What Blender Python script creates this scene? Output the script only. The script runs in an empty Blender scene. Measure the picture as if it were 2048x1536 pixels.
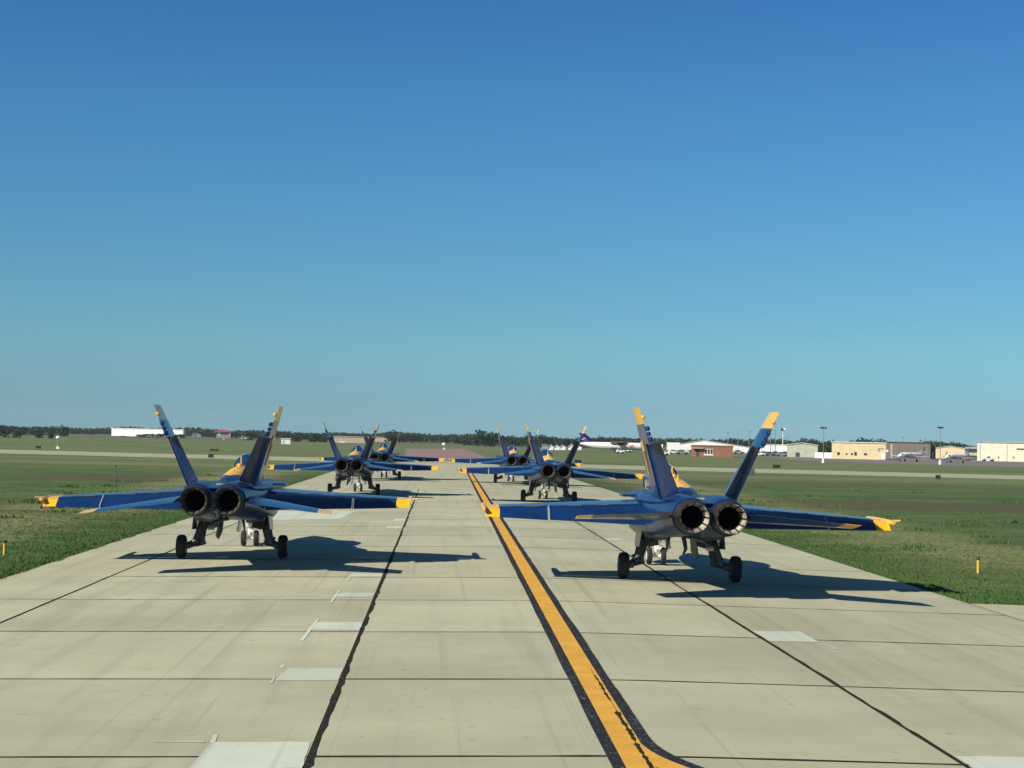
import bpy, bmesh, math, random
import numpy as np
from mathutils import Vector, Matrix, Euler

random.seed(7)
rng = np.random.default_rng(11)
S = bpy.context.scene
COL = S.collection
R = math.radians

# ------------------------------------------------------------------ camera
FPX = 3200.0                     # focal length in pixels of a 2048 px wide frame
CAM = Vector((0.0, 0.0, 3.77))
ROLL, PITCH, YAW = math.atan(0.022), math.atan(109 / FPX), math.atan(141.6 / FPX)
_f = Vector((math.sin(YAW) * math.cos(PITCH), math.cos(YAW) * math.cos(PITCH), math.sin(PITCH)))
_r = Vector((math.cos(YAW), -math.sin(YAW), 0))
_u = _r.cross(_f)
CR = _r * math.cos(ROLL) + _u * math.sin(ROLL)
CU = -_r * math.sin(ROLL) + _u * math.cos(ROLL)
cd = bpy.data.cameras.new("camera")
cam = bpy.data.objects.new("camera", cd)
COL.objects.link(cam)
cam.matrix_world = Matrix(((CR.x, CU.x, -_f.x, CAM.x), (CR.y, CU.y, -_f.y, CAM.y), (CR.z, CU.z, -_f.z, CAM.z), (0, 0, 0, 1)))
cd.sensor_width = 36
cd.lens = 36 * FPX / 2048
cd.clip_start = 0.3
cd.clip_end = 20000
S.camera = cam

# ------------------------------------------------------------------ sky, sun, exposure
SUN_TO = Vector((-1.14, -0.78, 1.0)).normalized()        # towards the sun
SUN_EL = math.asin(SUN_TO.z)
SUN_AZ = math.atan2(SUN_TO.x, SUN_TO.y)                  # clockwise from +Y
W = bpy.data.worlds.new("World")
S.world = W
W.use_nodes = True
wn, wl = W.node_tree.nodes, W.node_tree.links
wn.clear()
sky = wn.new("ShaderNodeTexSky")
sky.sky_type = 'NISHITA'
sky.sun_disc = False
sky.sun_elevation = SUN_EL
sky.sun_rotation = SUN_AZ
sky.altitude = 300
sky.air_density = 1.0
sky.dust_density = 0.0
sky.ozone_density = 6.0
bg = wn.new("ShaderNodeBackground")
bg.inputs["Strength"].default_value = 0.095
# the clear prairie sky is bluer than the model's: one smooth tint over the elevation; zenith stop, out of view, lowered to take blue out of the shadow fill
tc = wn.new("ShaderNodeTexCoord")
sep = wn.new("ShaderNodeSeparateXYZ")
wl.new(tc.outputs["Generated"], sep.inputs[0])
cr = wn.new("ShaderNodeValToRGB")
stops = [(0.0, (.258, .480, .700)), (.02, (.295, .495, .660)), (.055, (.375, .600, .660)), (.102, (.384, .636, .690)), (.148, (.361, .666, .750)), (.208, (.329, .660, .790)), (.26, (.285, .600, .790)), (1.0, (.30, .46, .46))]
while len(cr.color_ramp.elements) < len(stops): cr.color_ramp.elements.new(.5)
for el_, (p_, c_) in zip(cr.color_ramp.elements, stops): el_.position = p_
for el_, (p_, c_) in zip(cr.color_ramp.elements, stops): el_.position = p_; el_.color = (*c_, 1)
wl.new(sep.outputs[2], cr.inputs[0])
tint = wn.new("ShaderNodeMix"); tint.data_type = 'RGBA'; tint.blend_type = 'MULTIPLY'; tint.inputs[0].default_value = 1.0
wl.new(sky.outputs[0], tint.inputs[6]); wl.new(cr.outputs[0], tint.inputs[7])
wo = wn.new("ShaderNodeOutputWorld")
wl.new(tint.outputs[2], bg.inputs[0])
wl.new(bg.outputs[0], wo.inputs[0])

sd = bpy.data.lights.new("sun", 'SUN')
sd.energy = 5.0
sd.angle = R(0.5)
sd.color = (1.0, 0.93, 0.80)
sun = bpy.data.objects.new("sun", sd)
COL.objects.link(sun)
sun.location = (0, 0, 60)
sun.rotation_euler = (-SUN_TO).to_track_quat('-Z', 'Y').to_euler()

S.view_settings.view_transform = 'Standard'
S.view_settings.look = 'None'
S.view_settings.exposure = 0.34
S.view_settings.gamma = 1.0
S.view_settings.use_curve_mapping = False

# ------------------------------------------------------------------ helpers
GZ = -0.27                                               # level of the grass
CROWN = 2.6

def gz(x):                                               # crowned taxiway surface
    return -0.015 * max(0.0, abs(x - CROWN) - 0.6)

def ray(px, py):
    return _f + CR * ((px - 1024) / FPX) + CU * (-(py - 768) / FPX)

def at(px, py, z=GZ):                                    # ground point seen at a place in the photo
    d = ray(px, py)
    t = (z - CAM.z) / d.z
    return CAM + d * t

def at_taxi(px, py):
    z = -0.05
    for _ in range(6):
        p = at(px, py, z)
        z = gz(p.x)
    return p

def horizon(px):
    return 877 + 0.022 * (px - 1024)

def x_at(px, Y):
    d = ray(px, horizon(px))
    return CAM.x + d.x * (Y - CAM.y) / d.y

def z_at(px, py, Y):
    d = ray(px, py)
    return CAM.z + d.z * (Y - CAM.y) / d.y

def y_of(px, py):                                        # distance of a point of the grass
    return at(px, py).y

class MB:
    """collects shapes for one mesh object"""
    def __init__(s):
        s.v, s.f, s.m = [], [], []
    def add(s, verts, faces, mi=0):
        o = len(s.v)
        s.v += [tuple(p) for p in verts]
        s.f += [tuple(o + i for i in f) for f in faces]
        s.m += [mi] * len(faces)
        return s
    def box(s, c, d, rot=None, mi=0):
        hx, hy, hz = d[0] / 2, d[1] / 2, d[2] / 2
        vs = [Vector((x, y, z)) for x in (-hx, hx) for y in (-hy, hy) for z in (-hz, hz)]
        if rot is not None:
            e = Euler(rot).to_matrix()
            vs = [e @ p for p in vs]
        vs = [p + Vector(c) for p in vs]
        return s.add(vs, [(0, 1, 3, 2), (4, 6, 7, 5), (0, 4, 5, 1), (2, 3, 7, 6), (0, 2, 6, 4), (1, 5, 7, 3)], mi)
    def loft(s, rings, cap=True, mi=0, mis=None):
        n = len(rings[0])
        o = len(s.v)
        for rg in rings:
            s.v += [tuple(p) for p in rg]
        for k in range(len(rings) - 1):
            for i in range(n):
                j = (i + 1) % n
                s.f.append((o + k * n + i, o + k * n + j, o + (k + 1) * n + j, o + (k + 1) * n + i))
                s.m.append(mis[k] if mis else mi)
        if cap:
            s.f.append(tuple(o + i for i in range(n))); s.m.append(mis[0] if mis else mi)
            s.f.append(tuple(o + (len(rings) - 1) * n + i for i in range(n))); s.m.append(mis[-1] if mis else mi)
        return s
    def tube(s, p0, p1, r0, r1=None, n=10, mi=0):
        p0, p1 = Vector(p0), Vector(p1)
        r1 = r0 if r1 is None else r1
        q = (p1 - p0).to_track_quat('Z', 'Y')
        rings = []
        for p, r in ((p0, r0), (p1, r1)):
            rings.append([p + q @ Vector((r * math.cos(a), r * math.sin(a), 0)) for a in [2 * math.pi * i / n for i in range(n)]])
        return s.loft(rings, True, mi)
    def path(s, pts, rs, n=8, mi=0):
        pts = [Vector(p) for p in pts]
        rings = []
        for i, p in enumerate(pts):
            t = (pts[min(i + 1, len(pts) - 1)] - pts[max(i - 1, 0)])
            q = t.to_track_quat('Z', 'Y')
            rings.append([p + q @ Vector((rs[i] * math.cos(a), rs[i] * math.sin(a), 0)) for a in [2 * math.pi * k / n for k in range(n)]])
        return s.loft(rings, True, mi)
    def lathe(s, axis, c, prof, n=24, mi=0, cap=True):
        c = Vector(c)
        rings = []
        for t, r in prof:
            rg = []
            for k in range(n):
                a = 2 * math.pi * k / n
                if axis == 'x': p = Vector((t, r * math.cos(a), r * math.sin(a)))
                elif axis == 'y': p = Vector((r * math.cos(a), t, r * math.sin(a)))
                else: p = Vector((r * math.cos(a), r * math.sin(a), t))
                rg.append(c + p)
            rings.append(rg)
        return s.loft(rings, cap, mi)
    def ball(s, c, r, n=10, sc=(1, 1, 1), mi=0):
        c = Vector(c)
        rings = []
        for i in range(1, n // 2 + 2):
            th = math.pi * i / (n // 2 + 2)
            rings.append([c + Vector((r * sc[0] * math.sin(th) * math.cos(2 * math.pi * k / n), r * sc[1] * math.sin(th) * math.sin(2 * math.pi * k / n), r * sc[2] * math.cos(th))) for k in range(n)])
        return s.loft(rings, True, mi)
    def panel(s, le0, te0, le1, te1, t0, t1, mi=0, blunt=0.0, nf=None):
        """thin aerofoil surface between a root chord and a tip chord; nf = its up direction"""
        le0, te0, le1, te1 = map(Vector, (le0, te0, le1, te1))
        up = Vector(nf) if nf else (te0 - le0).cross(le1 - le0).normalized()
        prof = [(0, 0), (.04, .32), (.15, .75), (.4, 1), (.7, .7 + .3 * blunt), (1, .06 + .8 * blunt)]
        rings = []
        for le, te, t in ((le0, te0, t0), (le1, te1, t1)):
            rg = []
            for c, h in prof: rg.append(le.lerp(te, c) + up * (t / 2 * h))
            for c, h in reversed(prof[1:]): rg.append(le.lerp(te, c) - up * (t / 2 * h))
            rings.append(rg)
        return s.loft(rings, True, mi)
    def prism(s, poly, off, mi=0):
        off = Vector(off)
        a = [Vector(p) for p in poly]
        return s.loft([a, [p + off for p in a]], True, mi)
    def build(s, name, mats, parent=None, smooth=35, loc=None, link=True):
        me = bpy.data.meshes.new(name)
        me.from_pydata(s.v, [], s.f)
        mats = mats if isinstance(mats, (list, tuple)) else [mats]
        for m in mats: me.materials.append(m)
        if len(mats) > 1: me.polygons.foreach_set("material_index", s.m)
        b = bmesh.new(); b.from_mesh(me)
        bmesh.ops.recalc_face_normals(b, faces=b.faces)
        b.to_mesh(me); b.free()
        if smooth:
            me.polygons.foreach_set("use_smooth", [True] * len(me.polygons))
            me.set_sharp_from_angle(angle=R(smooth))
        me.update()
        o = bpy.data.objects.new(name, me)
        COL.objects.link(o)
        if parent: o.parent = parent
        if loc: o.location = loc
        return o

def tag(o, label=None, cat=None, group=None, kind=None):
    if label: o["label"] = label
    if cat: o["category"] = cat
    if group: o["group"] = group
    if kind: o["kind"] = kind
    return o

def empty(name, loc=(0, 0, 0), rz=0):
    o = bpy.data.objects.new(name, None)
    o.empty_display_size = 0.3
    COL.objects.link(o)
    o.location = loc
    o.rotation_euler = (0, 0, rz)
    return o

KIDS = {}
def copy_tree(o, parent=None):
    c = o.copy()
    COL.objects.link(c)
    if parent: c.parent = parent
    for ch in list(o.children): copy_tree(ch, c)
    return c

# ------------------------------------------------------------------ materials
def nodes(name):
    m = bpy.data.materials.new(name)
    m.use_nodes = True
    nt = m.node_tree
    b = nt.nodes["Principled BSDF"]
    return m, nt, b

def N(nt, t, **kw):
    n = nt.nodes.new(t)
    for k, v in kw.items(): setattr(n, k, v)
    return n

def mixc(nt, fac, a, b, bt='MIX'):
    n = N(nt, "ShaderNodeMix", data_type='RGBA', blend_type=bt)
    for s, v in ((n.inputs[0], fac), (n.inputs[6], a), (n.inputs[7], b)):
        if hasattr(v, 'is_output'): nt.links.new(v, s)
        elif isinstance(v, (int, float)): s.default_value = v
        else: s.default_value = (*v, 1)
    return n.outputs[2]

def math_(nt, op, a, b=None, c=None, clamp=False):
    n = N(nt, "ShaderNodeMath", operation=op, use_clamp=clamp)
    for s, v in zip(n.inputs, (a, b, c)):
        if v is None: continue
        if hasattr(v, 'is_output'): nt.links.new(v, s)
        else: s.default_value = v
    return n.outputs[0]

def noise(nt, vec, scale, detail=4, rough=.55, stretch=None):
    n = N(nt, "ShaderNodeTexNoise")
    n.inputs["Scale"].default_value = scale
    n.inputs["Detail"].default_value = detail
    n.inputs["Roughness"].default_value = rough
    if stretch:
        mp = N(nt, "ShaderNodeMapping")
        mp.inputs["Scale"].default_value = stretch
        nt.links.new(vec, mp.inputs[0])
        vec = mp.outputs[0]
    nt.links.new(vec, n.inputs["Vector"])
    return n.outputs["Fac"]

def ramp(nt, fac, lo, hi):
    n = N(nt, "ShaderNodeMapRange", interpolation_type='SMOOTHSTEP')
    nt.links.new(fac, n.inputs[0])
    n.inputs[1].default_value = lo
    n.inputs[2].default_value = hi
    return n.outputs[0]

def world_pos(nt):
    return N(nt, "ShaderNodeNewGeometry").outputs["Position"]

def obj_pos(nt):
    return N(nt, "ShaderNodeTexCoord").outputs["Object"]

def bump(nt, b, h, strength=.3, dist=.02):
    n = N(nt, "ShaderNodeBump")
    n.inputs["Strength"].default_value = strength
    n.inputs["Distance"].default_value = dist
    nt.links.new(h, n.inputs["Height"])
    nt.links.new(n.outputs[0], b.inputs["Normal"])

def simple(name, col, rough=.6, metal=0., var=.18, scale=3., coat=0., spec=.5, coat_rough=.05):
    m, nt, b = nodes(name)
    f = noise(nt, obj_pos(nt), scale, 5, .6)
    c = mixc(nt, ramp(nt, f, .3, .7), tuple(x * (1 - var) for x in col), tuple(min(1, x * (1 + var)) for x in col))
    nt.links.new(c, b.inputs["Base Color"])
    b.inputs["Roughness"].default_value = rough
    b.inputs["Metallic"].default_value = metal
    b.inputs["Specular IOR Level"].default_value = spec
    if coat:
        b.inputs["Coat Weight"].default_value = coat
        b.inputs["Coat Roughness"].default_value = coat_rough
    return m

NAVY = (0.0035, 0.027, 0.105)
YEL = (0.86, 0.46, 0.016)
M = {}
def panel_lines(nt, p, c, k=.45):
    """thin dark seams between the skin panels"""
    mp = N(nt, "ShaderNodeMapping"); mp.inputs["Rotation"].default_value = (0, 0, math.pi / 2)
    nt.links.new(p, mp.inputs[0])
    br = N(nt, "ShaderNodeTexBrick")
    br.inputs["Scale"].default_value = 1.0
    br.inputs["Mortar Size"].default_value = .011
    br.inputs["Mortar Smooth"].default_value = .3
    br.inputs["Brick Width"].default_value = 1.15
    br.inputs["Row Height"].default_value = .46
    nt.links.new(mp.outputs[0], br.inputs["Vector"])
    g = noise(nt, p, 5., 5, .65)
    c = mixc(nt, math_(nt, 'MULTIPLY', ramp(nt, g, .5, .8), .35), c, (.012, .022, .045))
    return mixc(nt, math_(nt, 'MULTIPLY', br.outputs["Fac"], k), c, (.002, .004, .010))
def navy_paint():
    m, nt, b = nodes("navy_gloss_paint")
    p = obj_pos(nt)
    f = noise(nt, p, 1.3, 5, .6)
    c = mixc(nt, ramp(nt, f, .3, .7), tuple(x * .82 for x in NAVY), tuple(x * 1.15 for x in NAVY))
    nt.links.new(panel_lines(nt, p, c), b.inputs["Base Color"])
    b.inputs["Roughness"].default_value = .36
    b.inputs["Specular IOR Level"].default_value = .4
    b.inputs["Coat Weight"].default_value = .5
    b.inputs["Coat Roughness"].default_value = .12
    return m
M['navy'] = navy_paint()
M['yellow'] = simple("yellow_gloss_paint", YEL, .35, 0, .06, 2., .5, .5, .1)
M['metal_dark'] = simple("burnt_metal", (.030, .028, .026), .6, .2, .35, 6, spec=.25)
M['liner'] = simple("dark_liner", (.012, .011, .010), .9, 0, .3, 6, spec=.1)  # near-black inner wall of the nozzle tube
M['petal'] = simple("nozzle_petal_metal", (.075, .066, .056), .6, .1, .4, 5)
M['petal_sunlit'] = simple("sunlit_nozzle_petal_metal", (.36, .315, .24), .55, .05, .6, 4)  # petal metal lightened in its colour as if sunlit
M['black'] = simple("flat_black", (.004, .004, .004), 1., 0, .2, 4, spec=0.)
M['tyre'] = simple("tyre_rubber", (.018, .018, .019), .85, 0, .25, 9)
M['gear'] = simple("shaded_grey_gear_metal", (.10, .105, .105), .5, .2, .3, 7)  # shade baked into white main legs; hook and small parts plain grey metal
M['gear_white'] = simple("white_gear_paint", (.78, .78, .75), .4, 0, .1, 6)
M['hub'] = simple("wheel_hub", (.3, .3, .3), .5, .3, .2, 8)
M['canopy'] = simple("tinted_canopy", (.01, .03, .06), .06, 0, .05, 1, 1.0, .8, .02)
M['pale'] = simple("pale_seal", (.30, .33, .36), .5, 0, .1, 5)
M['cover'] = simple("grey_hinge_cover", (.10, .12, .16), .5, 0, .2, 5)

# fuselage paint: navy with a yellow dorsal band and a small yellow diamond aft
m, nt, b = nodes("fuselage_paint")
p = obj_pos(nt)
sx = N(nt, "ShaderNodeSeparateXYZ"); nt.links.new(p, sx.inputs[0])
ax = math_(nt, 'ABSOLUTE', sx.outputs[0])
ya = math_(nt, 'MULTIPLY_ADD', ax, 2.6, -1.0)                                 # band starts at a chevron
band = math_(nt, 'MULTIPLY', math_(nt, 'GREATER_THAN', sx.outputs[1], ya), math_(nt, 'LESS_THAN', sx.outputs[1], 3.6))
band = math_(nt, 'MULTIPLY', band, math_(nt, 'GREATER_THAN', sx.outputs[2], 2.44))
dy = math_(nt, 'ABSOLUTE', math_(nt, 'SUBTRACT', sx.outputs[1], -3.1))
dia = math_(nt, 'LESS_THAN', math_(nt, 'ADD', math_(nt, 'MULTIPLY', dy, .15), ax), .16)
dia = math_(nt, 'MULTIPLY', dia, math_(nt, 'GREATER_THAN', sx.outputs[2], 2.05))
fac = math_(nt, 'MAXIMUM', band, dia)
f = noise(nt, p, 1.3, 5)
nav = mixc(nt, ramp(nt, f, .3, .7), tuple(x * .85 for x in NAVY), tuple(x * 1.15 for x in NAVY))
nt.links.new(panel_lines(nt, p, mixc(nt, fac, nav, YEL), .4), b.inputs["Base Color"])
b.inputs["Roughness"].default_value = .40
b.inputs["Specular IOR Level"].default_value = .32
b.inputs["Coat Weight"].default_value = .22
b.inputs["Coat Roughness"].default_value = .12
M['fuselage'] = m

# concrete slabs
def concrete(name, col, var=.1, per_slab=.065):
    m, nt, b = nodes(name)
    p = world_pos(nt)
    big = noise(nt, p, .22, 5, .6)
    mid = noise(nt, p, 1.6, 6, .65)
    fine = noise(nt, p, 24, 3, .7)
    strk = noise(nt, p, 1.0, 4, .6, (1.3, .05, 1))
    tr = noise(nt, p, 1.0, 5, .6, (.12, 1.6, 1))
    lo = tuple(x * (1 - var) for x in col); hi = tuple(min(1, x * (1 + var)) for x in col)
    c = mixc(nt, ramp(nt, big, .3, .7), lo, hi)
    c = mixc(nt, math_(nt, 'MULTIPLY', ramp(nt, mid, .45, .75), .25), c, tuple(x * .78 for x in col))
    c = mixc(nt, math_(nt, 'MULTIPLY', ramp(nt, strk, .50, .70), .32), c, tuple(x * .62 for x in col))
    thin = noise(nt, p, 1.0, 3, .6, (3.4, .035, 1))
    c = mixc(nt, math_(nt, 'MULTIPLY', ramp(nt, thin, .58, .70), .34), c, tuple(x * .55 for x in col))
    spot = noise(nt, p, 3.1, 2, .5)
    c = mixc(nt, math_(nt, 'MULTIPLY', ramp(nt, spot, .67, .75), .40), c, tuple(x * .5 for x in col))
    c = mixc(nt, math_(nt, 'MULTIPLY', ramp(nt, tr, .5, .75), .14), c, tuple(x * .8 for x in col))
    c = mixc(nt, math_(nt, 'MULTIPLY', ramp(nt, fine, .4, .8), .16), c, tuple(x * .7 for x in col))
    oi = N(nt, "ShaderNodeObjectInfo")
    k = math_(nt, 'MULTIPLY_ADD', oi.outputs["Random"], per_slab * 2, 1 - per_slab)
    cc = N(nt, "ShaderNodeCombineXYZ")
    for i in range(3): nt.links.new(k, cc.inputs[i])
    c = mixc(nt, 1.0, c, cc.outputs[0], 'MULTIPLY')
    nt.links.new(c, b.inputs["Base Color"])
    b.inputs["Roughness"].default_value = .85
    b.inputs["Specular IOR Level"].default_value = .3
    bump(nt, b, fine, .25, .01)
    return m
CONC = (.405, .395, .270)
M['concrete'] = concrete("weathered_concrete", CONC)
M['patch'] = concrete("pale_patch_concrete", (.53, .565, .455), .09, .05)
M['joint'] = simple("joint_sealant", (.035, .033, .026), .95, 0, .25, 9, spec=.08)
M['tar'] = simple("tar_crack_seal", (.026, .024, .016), .95, 0, .4, 11, spec=.08)

def worn_paint(name, col, under, thr):
    m, nt, b = nodes(name)
    p = world_pos(nt)
    f1 = noise(nt, p, 9, 6, .7)
    f2 = noise(nt, p, 1.2, 4, .6)
    c = mixc(nt, ramp(nt, f2, .3, .7), tuple(x * .88 for x in col), tuple(min(1, x * 1.1) for x in col))
    c = mixc(nt, ramp(nt, f1, thr, thr + .12), c, under)
    nt.links.new(c, b.inputs["Base Color"])
    b.inputs["Roughness"].default_value = .9
    b.inputs["Specular IOR Level"].default_value = .12
    return m
M['line'] = worn_paint("worn_yellow_line", (.62, .335, .055), (.38, .30, .16), .60)
M['border'] = worn_paint("worn_black_border", (.021, .024, .030), (.15, .145, .12), .55)

# grass land
m, nt, b = nodes("airfield_grass")
p = world_pos(nt)
sp = N(nt, "ShaderNodeSeparateXYZ"); nt.links.new(p, sp.inputs[0])
X, Yw = sp.outputs[0], sp.outputs[1]
n_big = noise(nt, p, 1., 5, .6, (.022, .05, 1))
n_mid = noise(nt, p, 1., 6, .65, (.16, .30, 1))
n_fin = noise(nt, p, 1., 5, .7, (1.3, 1.6, 1))
n_str = noise(nt, p, 1., 5, .65, (.012, .11, 1))
LUSH, DARK, BROWN, TAN, FAR = (.047, .104, .023), (.052, .086, .030), (.090, .084, .042), (.215, .212, .095), (.135, .158, .068)
edge = math_(nt, 'SUBTRACT', math_(nt, 'ABSOLUTE', math_(nt, 'SUBTRACT', X, 1.0)), 12.5)       # metres from the pavement
edge_n = math_(nt, 'MULTIPLY_ADD', n_mid, 9., edge)
base = mixc(nt, ramp(nt, n_mid, .36, .62), LUSH, (.108, .145, .054))
base = mixc(nt, ramp(nt, n_big, .44, .60), base, BROWN)
base = mixc(nt, math_(nt, 'MULTIPLY', ramp(nt, n_str, .52, .64), .75), base, DARK)
tanz = math_(nt, 'MULTIPLY', ramp(nt, edge_n, 6.5, 10.), math_(nt, 'SUBTRACT', 1., ramp(nt, edge_n, 13., 17.)))
tanz = math_(nt, 'MULTIPLY', tanz, ramp(nt, n_str, .30, .55))
base = mixc(nt, math_(nt, 'MULTIPLY', tanz, .85), base, TAN)
base = mixc(nt, math_(nt, 'SUBTRACT', 1., ramp(nt, edge_n, 4., 8.)), base, LUSH)
y_n = math_(nt, 'MULTIPLY_ADD', n_mid, 30., Yw)
farf = ramp(nt, y_n, 165., 215.)
fcol = mixc(nt, ramp(nt, n_str, .38, .62), (.108, .152, .054), (.168, .188, .084))
fcol = mixc(nt, math_(nt, 'MULTIPLY', ramp(nt, n_big, .5, .65), .6), fcol, (.085, .105, .045))
base = mixc(nt, farf, base, fcol)
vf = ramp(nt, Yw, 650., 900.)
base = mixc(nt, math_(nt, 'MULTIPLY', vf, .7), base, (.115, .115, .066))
base = mixc(nt, math_(nt, 'MULTIPLY', ramp(nt, n_fin, .42, .72), .45), base, (.026, .045, .018))
nt.links.new(base, b.inputs["Base Color"])
b.inputs["Roughness"].default_value = .95
b.inputs["Specular IOR Level"].default_value = .15
bump(nt, b, n_fin, .9, .12)
M['ground'] = m

def blades(name, a, c2):
    m, nt, b = nodes(name)
    p = world_pos(nt)
    f = noise(nt, p, .7, 5, .6)
    f2 = noise(nt, p, 5, 2, .6)
    c = mixc(nt, ramp(nt, f, .35, .65), a, c2)
    c = mixc(nt, math_(nt, 'MULTIPLY', f2, .4), c, tuple(x * .7 for x in a))
    nt.links.new(c, b.inputs["Base Color"])
    b.inputs["Roughness"].default_value = .8
    b.inputs["Specular IOR Level"].default_value = .2
    return m
M['blade'] = blades("grass_blades", (.058, .126, .028), (.100, .150, .046))
M['runway'] = concrete("pale_runway_concrete", (.335, .34, .215), .12, 0)
M['pink'] = concrete("pinkish_asphalt", (.255, .165, .145), .08, 0)
M['apron'] = concrete("grey_apron_asphalt", (.185, .165, .145), .1, 0)

def leafy(name, a, c2):
    m, nt, b = nodes(name)
    p = world_pos(nt)
    f = noise(nt, p, .45, 3, .6)
    c = mixc(nt, ramp(nt, f, .35, .65), a, c2)
    nt.links.new(c, b.inputs["Base Color"])
    b.inputs["Roughness"].default_value = .8
    b.inputs["Specular IOR Level"].default_value = .2
    return m
M['leaf'] = leafy("dark_leaves", (.015, .036, .017), (.034, .060, .024))
M['bark'] = simple("bark", (.06, .05, .04), .9)

def wall(name, col, rough=.7, lines=0, var=.07):
    m, nt, b = nodes(name)
    p = obj_pos(nt)
    f = noise(nt, p, .6, 5, .6)
    g = noise(nt, p, 1., 4, .6, (1.2, 1.2, .15))
    c = mixc(nt, ramp(nt, f, .3, .7), tuple(x * (1 - var) for x in col), tuple(min(1, x * (1 + var)) for x in col))
    c = mixc(nt, math_(nt, 'MULTIPLY', ramp(nt, g, .5, .75), .18), c, tuple(x * .7 for x in col))
    nt.links.new(c, b.inputs["Base Color"])
    b.inputs["Roughness"].default_value = rough
    if lines:
        w = N(nt, "ShaderNodeTexWave", wave_type='BANDS', bands_direction='X')
        w.inputs["Scale"].default_value = lines
        nt.links.new(p, w.inputs["Vector"])
        bump(nt, b, w.outputs["Fac"], .4, .05)
    return m
M['w_white'] = wall("white_cladding", (.86, .86, .82), .6, 2.)
M['w_cream'] = wall("cream_cladding", (.70, .57, .33), .6, 2.)
M['w_ivory'] = wall("ivory_cladding", (.72, .68, .52), .6, 2.)
M['w_taupe'] = wall("taupe_cladding", (.17, .145, .125), .7, 2.)
M['w_green'] = wall("pale_green_cladding", (.42, .47, .34), .7, 2.)
M['w_brick'] = wall("red_brick", (.27, .115, .075), .85)
M['w_beige'] = wall("beige_render", (.48, .39, .30), .8)
M['w_grey'] = wall("grey_render", (.26, .27, .28), .8)
M['roof_grey'] = wall("grey_metal_roof", (.36, .37, .36), .5, 2.)
M['roof_pale'] = wall("pale_metal_roof", (.60, .62, .58), .5, 2.)
M['roof_red'] = wall("red_roof", (.33, .05, .05), .7)
M['glass'] = simple("dark_glass", (.02, .025, .03), .1, 0, .1, 2)
M['white'] = simple("white_paint", (.78, .78, .76), .4, 0, .05, 3)
M['trim'] = simple("dark_trim", (.05, .045, .04), .7)
M['red'] = simple("red_paint", (.45, .03, .03), .5, 0, .1, 3)
M['purple'] = simple("purple_paint", (.12, .038, .25), .4, 0, .08, 2)
M['pink_mark'] = simple("pink_mark", (.75, .45, .55), .5)
M['orange_mark'] = simple("orange_red_mark", (.75, .22, .12), .5)
M['pole'] = simple("galvanised_pole", (.20, .21, .21), .5, .3, .1, 4)
M['sign_black'] = simple("sign_back", (.018, .02, .017), .7)
M['post_yellow'] = simple("post_yellow", (.78, .48, .03), .5, 0, .08, 5)
M['box_grey'] = simple("grey_green_box", (.09, .11, .11), .6)

# ------------------------------------------------------------------ ground, runway, apron
def sheet(name, pts, z, mat, kind='structure'):
    mb = MB()
    mb.add([(x, y, z) for x, y in pts], [tuple(range(len(pts)))])
    return tag(mb.build(name, mat, smooth=0), kind=kind)

gx = [-4500, -900, -300, -120, -60, -30, 0, 30, 60, 120, 300, 900, 4500]
gy = [-80, 0, 40, 80, 140, 220, 300, 450, 700, 1100, 1700, 2600, 6000]
mb = MB()
mb.add([(x, y, GZ - (0 if y < 1700 else (y - 1700) * .0006)) for y in gy for x in gx],
       [(j * 13 + i, j * 13 + i + 1, (j + 1) * 13 + i + 1, (j + 1) * 13 + i) for j in range(12) for i in range(12)])
tag(mb.build("grassland", M['ground'], smooth=0), kind='structure')

near = [at(0, 907), at(560, 921.5), at(1300, 941.5), at(2047, 959)]
far = [at(0, 899), at(560, 913.5), at(1300, 933.5), at(2047, 951)]
def extend(a, b, k):
    return a + (a - b) * k
nl = [extend(near[0], near[1], 8)] + near + [extend(near[3], near[2], 8)]
fl = [extend(far[0], far[1], 8)] + far + [extend(far[3], far[2], 8)]
# straight-line fit keeps the edges of the runway true
def fit(ps):
    xs = np.array([q.x for q in ps[1:-1]]); ys = np.array([q.y for q in ps[1:-1]])
    return np.polyfit(xs, ys, 1)
fn, ff = fit(nl), fit(fl)
sheet("runway", [(-800, np.polyval(fn, -800)), (800, np.polyval(fn, 800)), (800, np.polyval(ff, 800)), (-800, np.polyval(ff, -800))], GZ + .03, M['runway'])
# pinkish asphalt beyond the runway
pk = [at(803, 926), at(1000, 926), at(931, 897.5), at(813, 897.5)]
sheet("asphalt_strip", [(q.x, q.y) for q in pk], GZ + .02, M['pink'])
# asphalt apron before the hangars
ap = [at(1590, 921), at(1800, 928), at(2300, 941), at(2300, 921), at(1960, 912.5), at(1520, 902.5), at(1470, 907)]
sheet("apron", [(q.x, q.y) for q in ap], GZ + .015, M['apron'])

# ------------------------------------------------------------------ taxiway of concrete slabs
ROW0, ROWL = 19.2, 6.08
XS = [-11.45, -8.75, -1.45, 6.42, 13.5]
ys_rows = [ROW0 + ROWL * k for k in range(-3, 17)]
bed = MB()
yb0, yb1 = ys_rows[0] - .02, ys_rows[-1]
bx = [XS[0] + .03, CROWN - .6, CROWN + .6, XS[-1] - .03]
bed.add([(x, y, gz(x) - .006) for y in (yb0, yb1) for x in bx], [(i, i + 1, 5 + i, 4 + i) for i in range(3)])
bx2 = [XS[-1] - .03, 32]
bed.add([(x, y, gz(x) - .0065) for y in (yb0, 40.2) for x in bx2], [(0, 1, 3, 2)])
taxi = tag(bed.build("taxiway", M['joint'], smooth=0), kind='structure')

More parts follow.
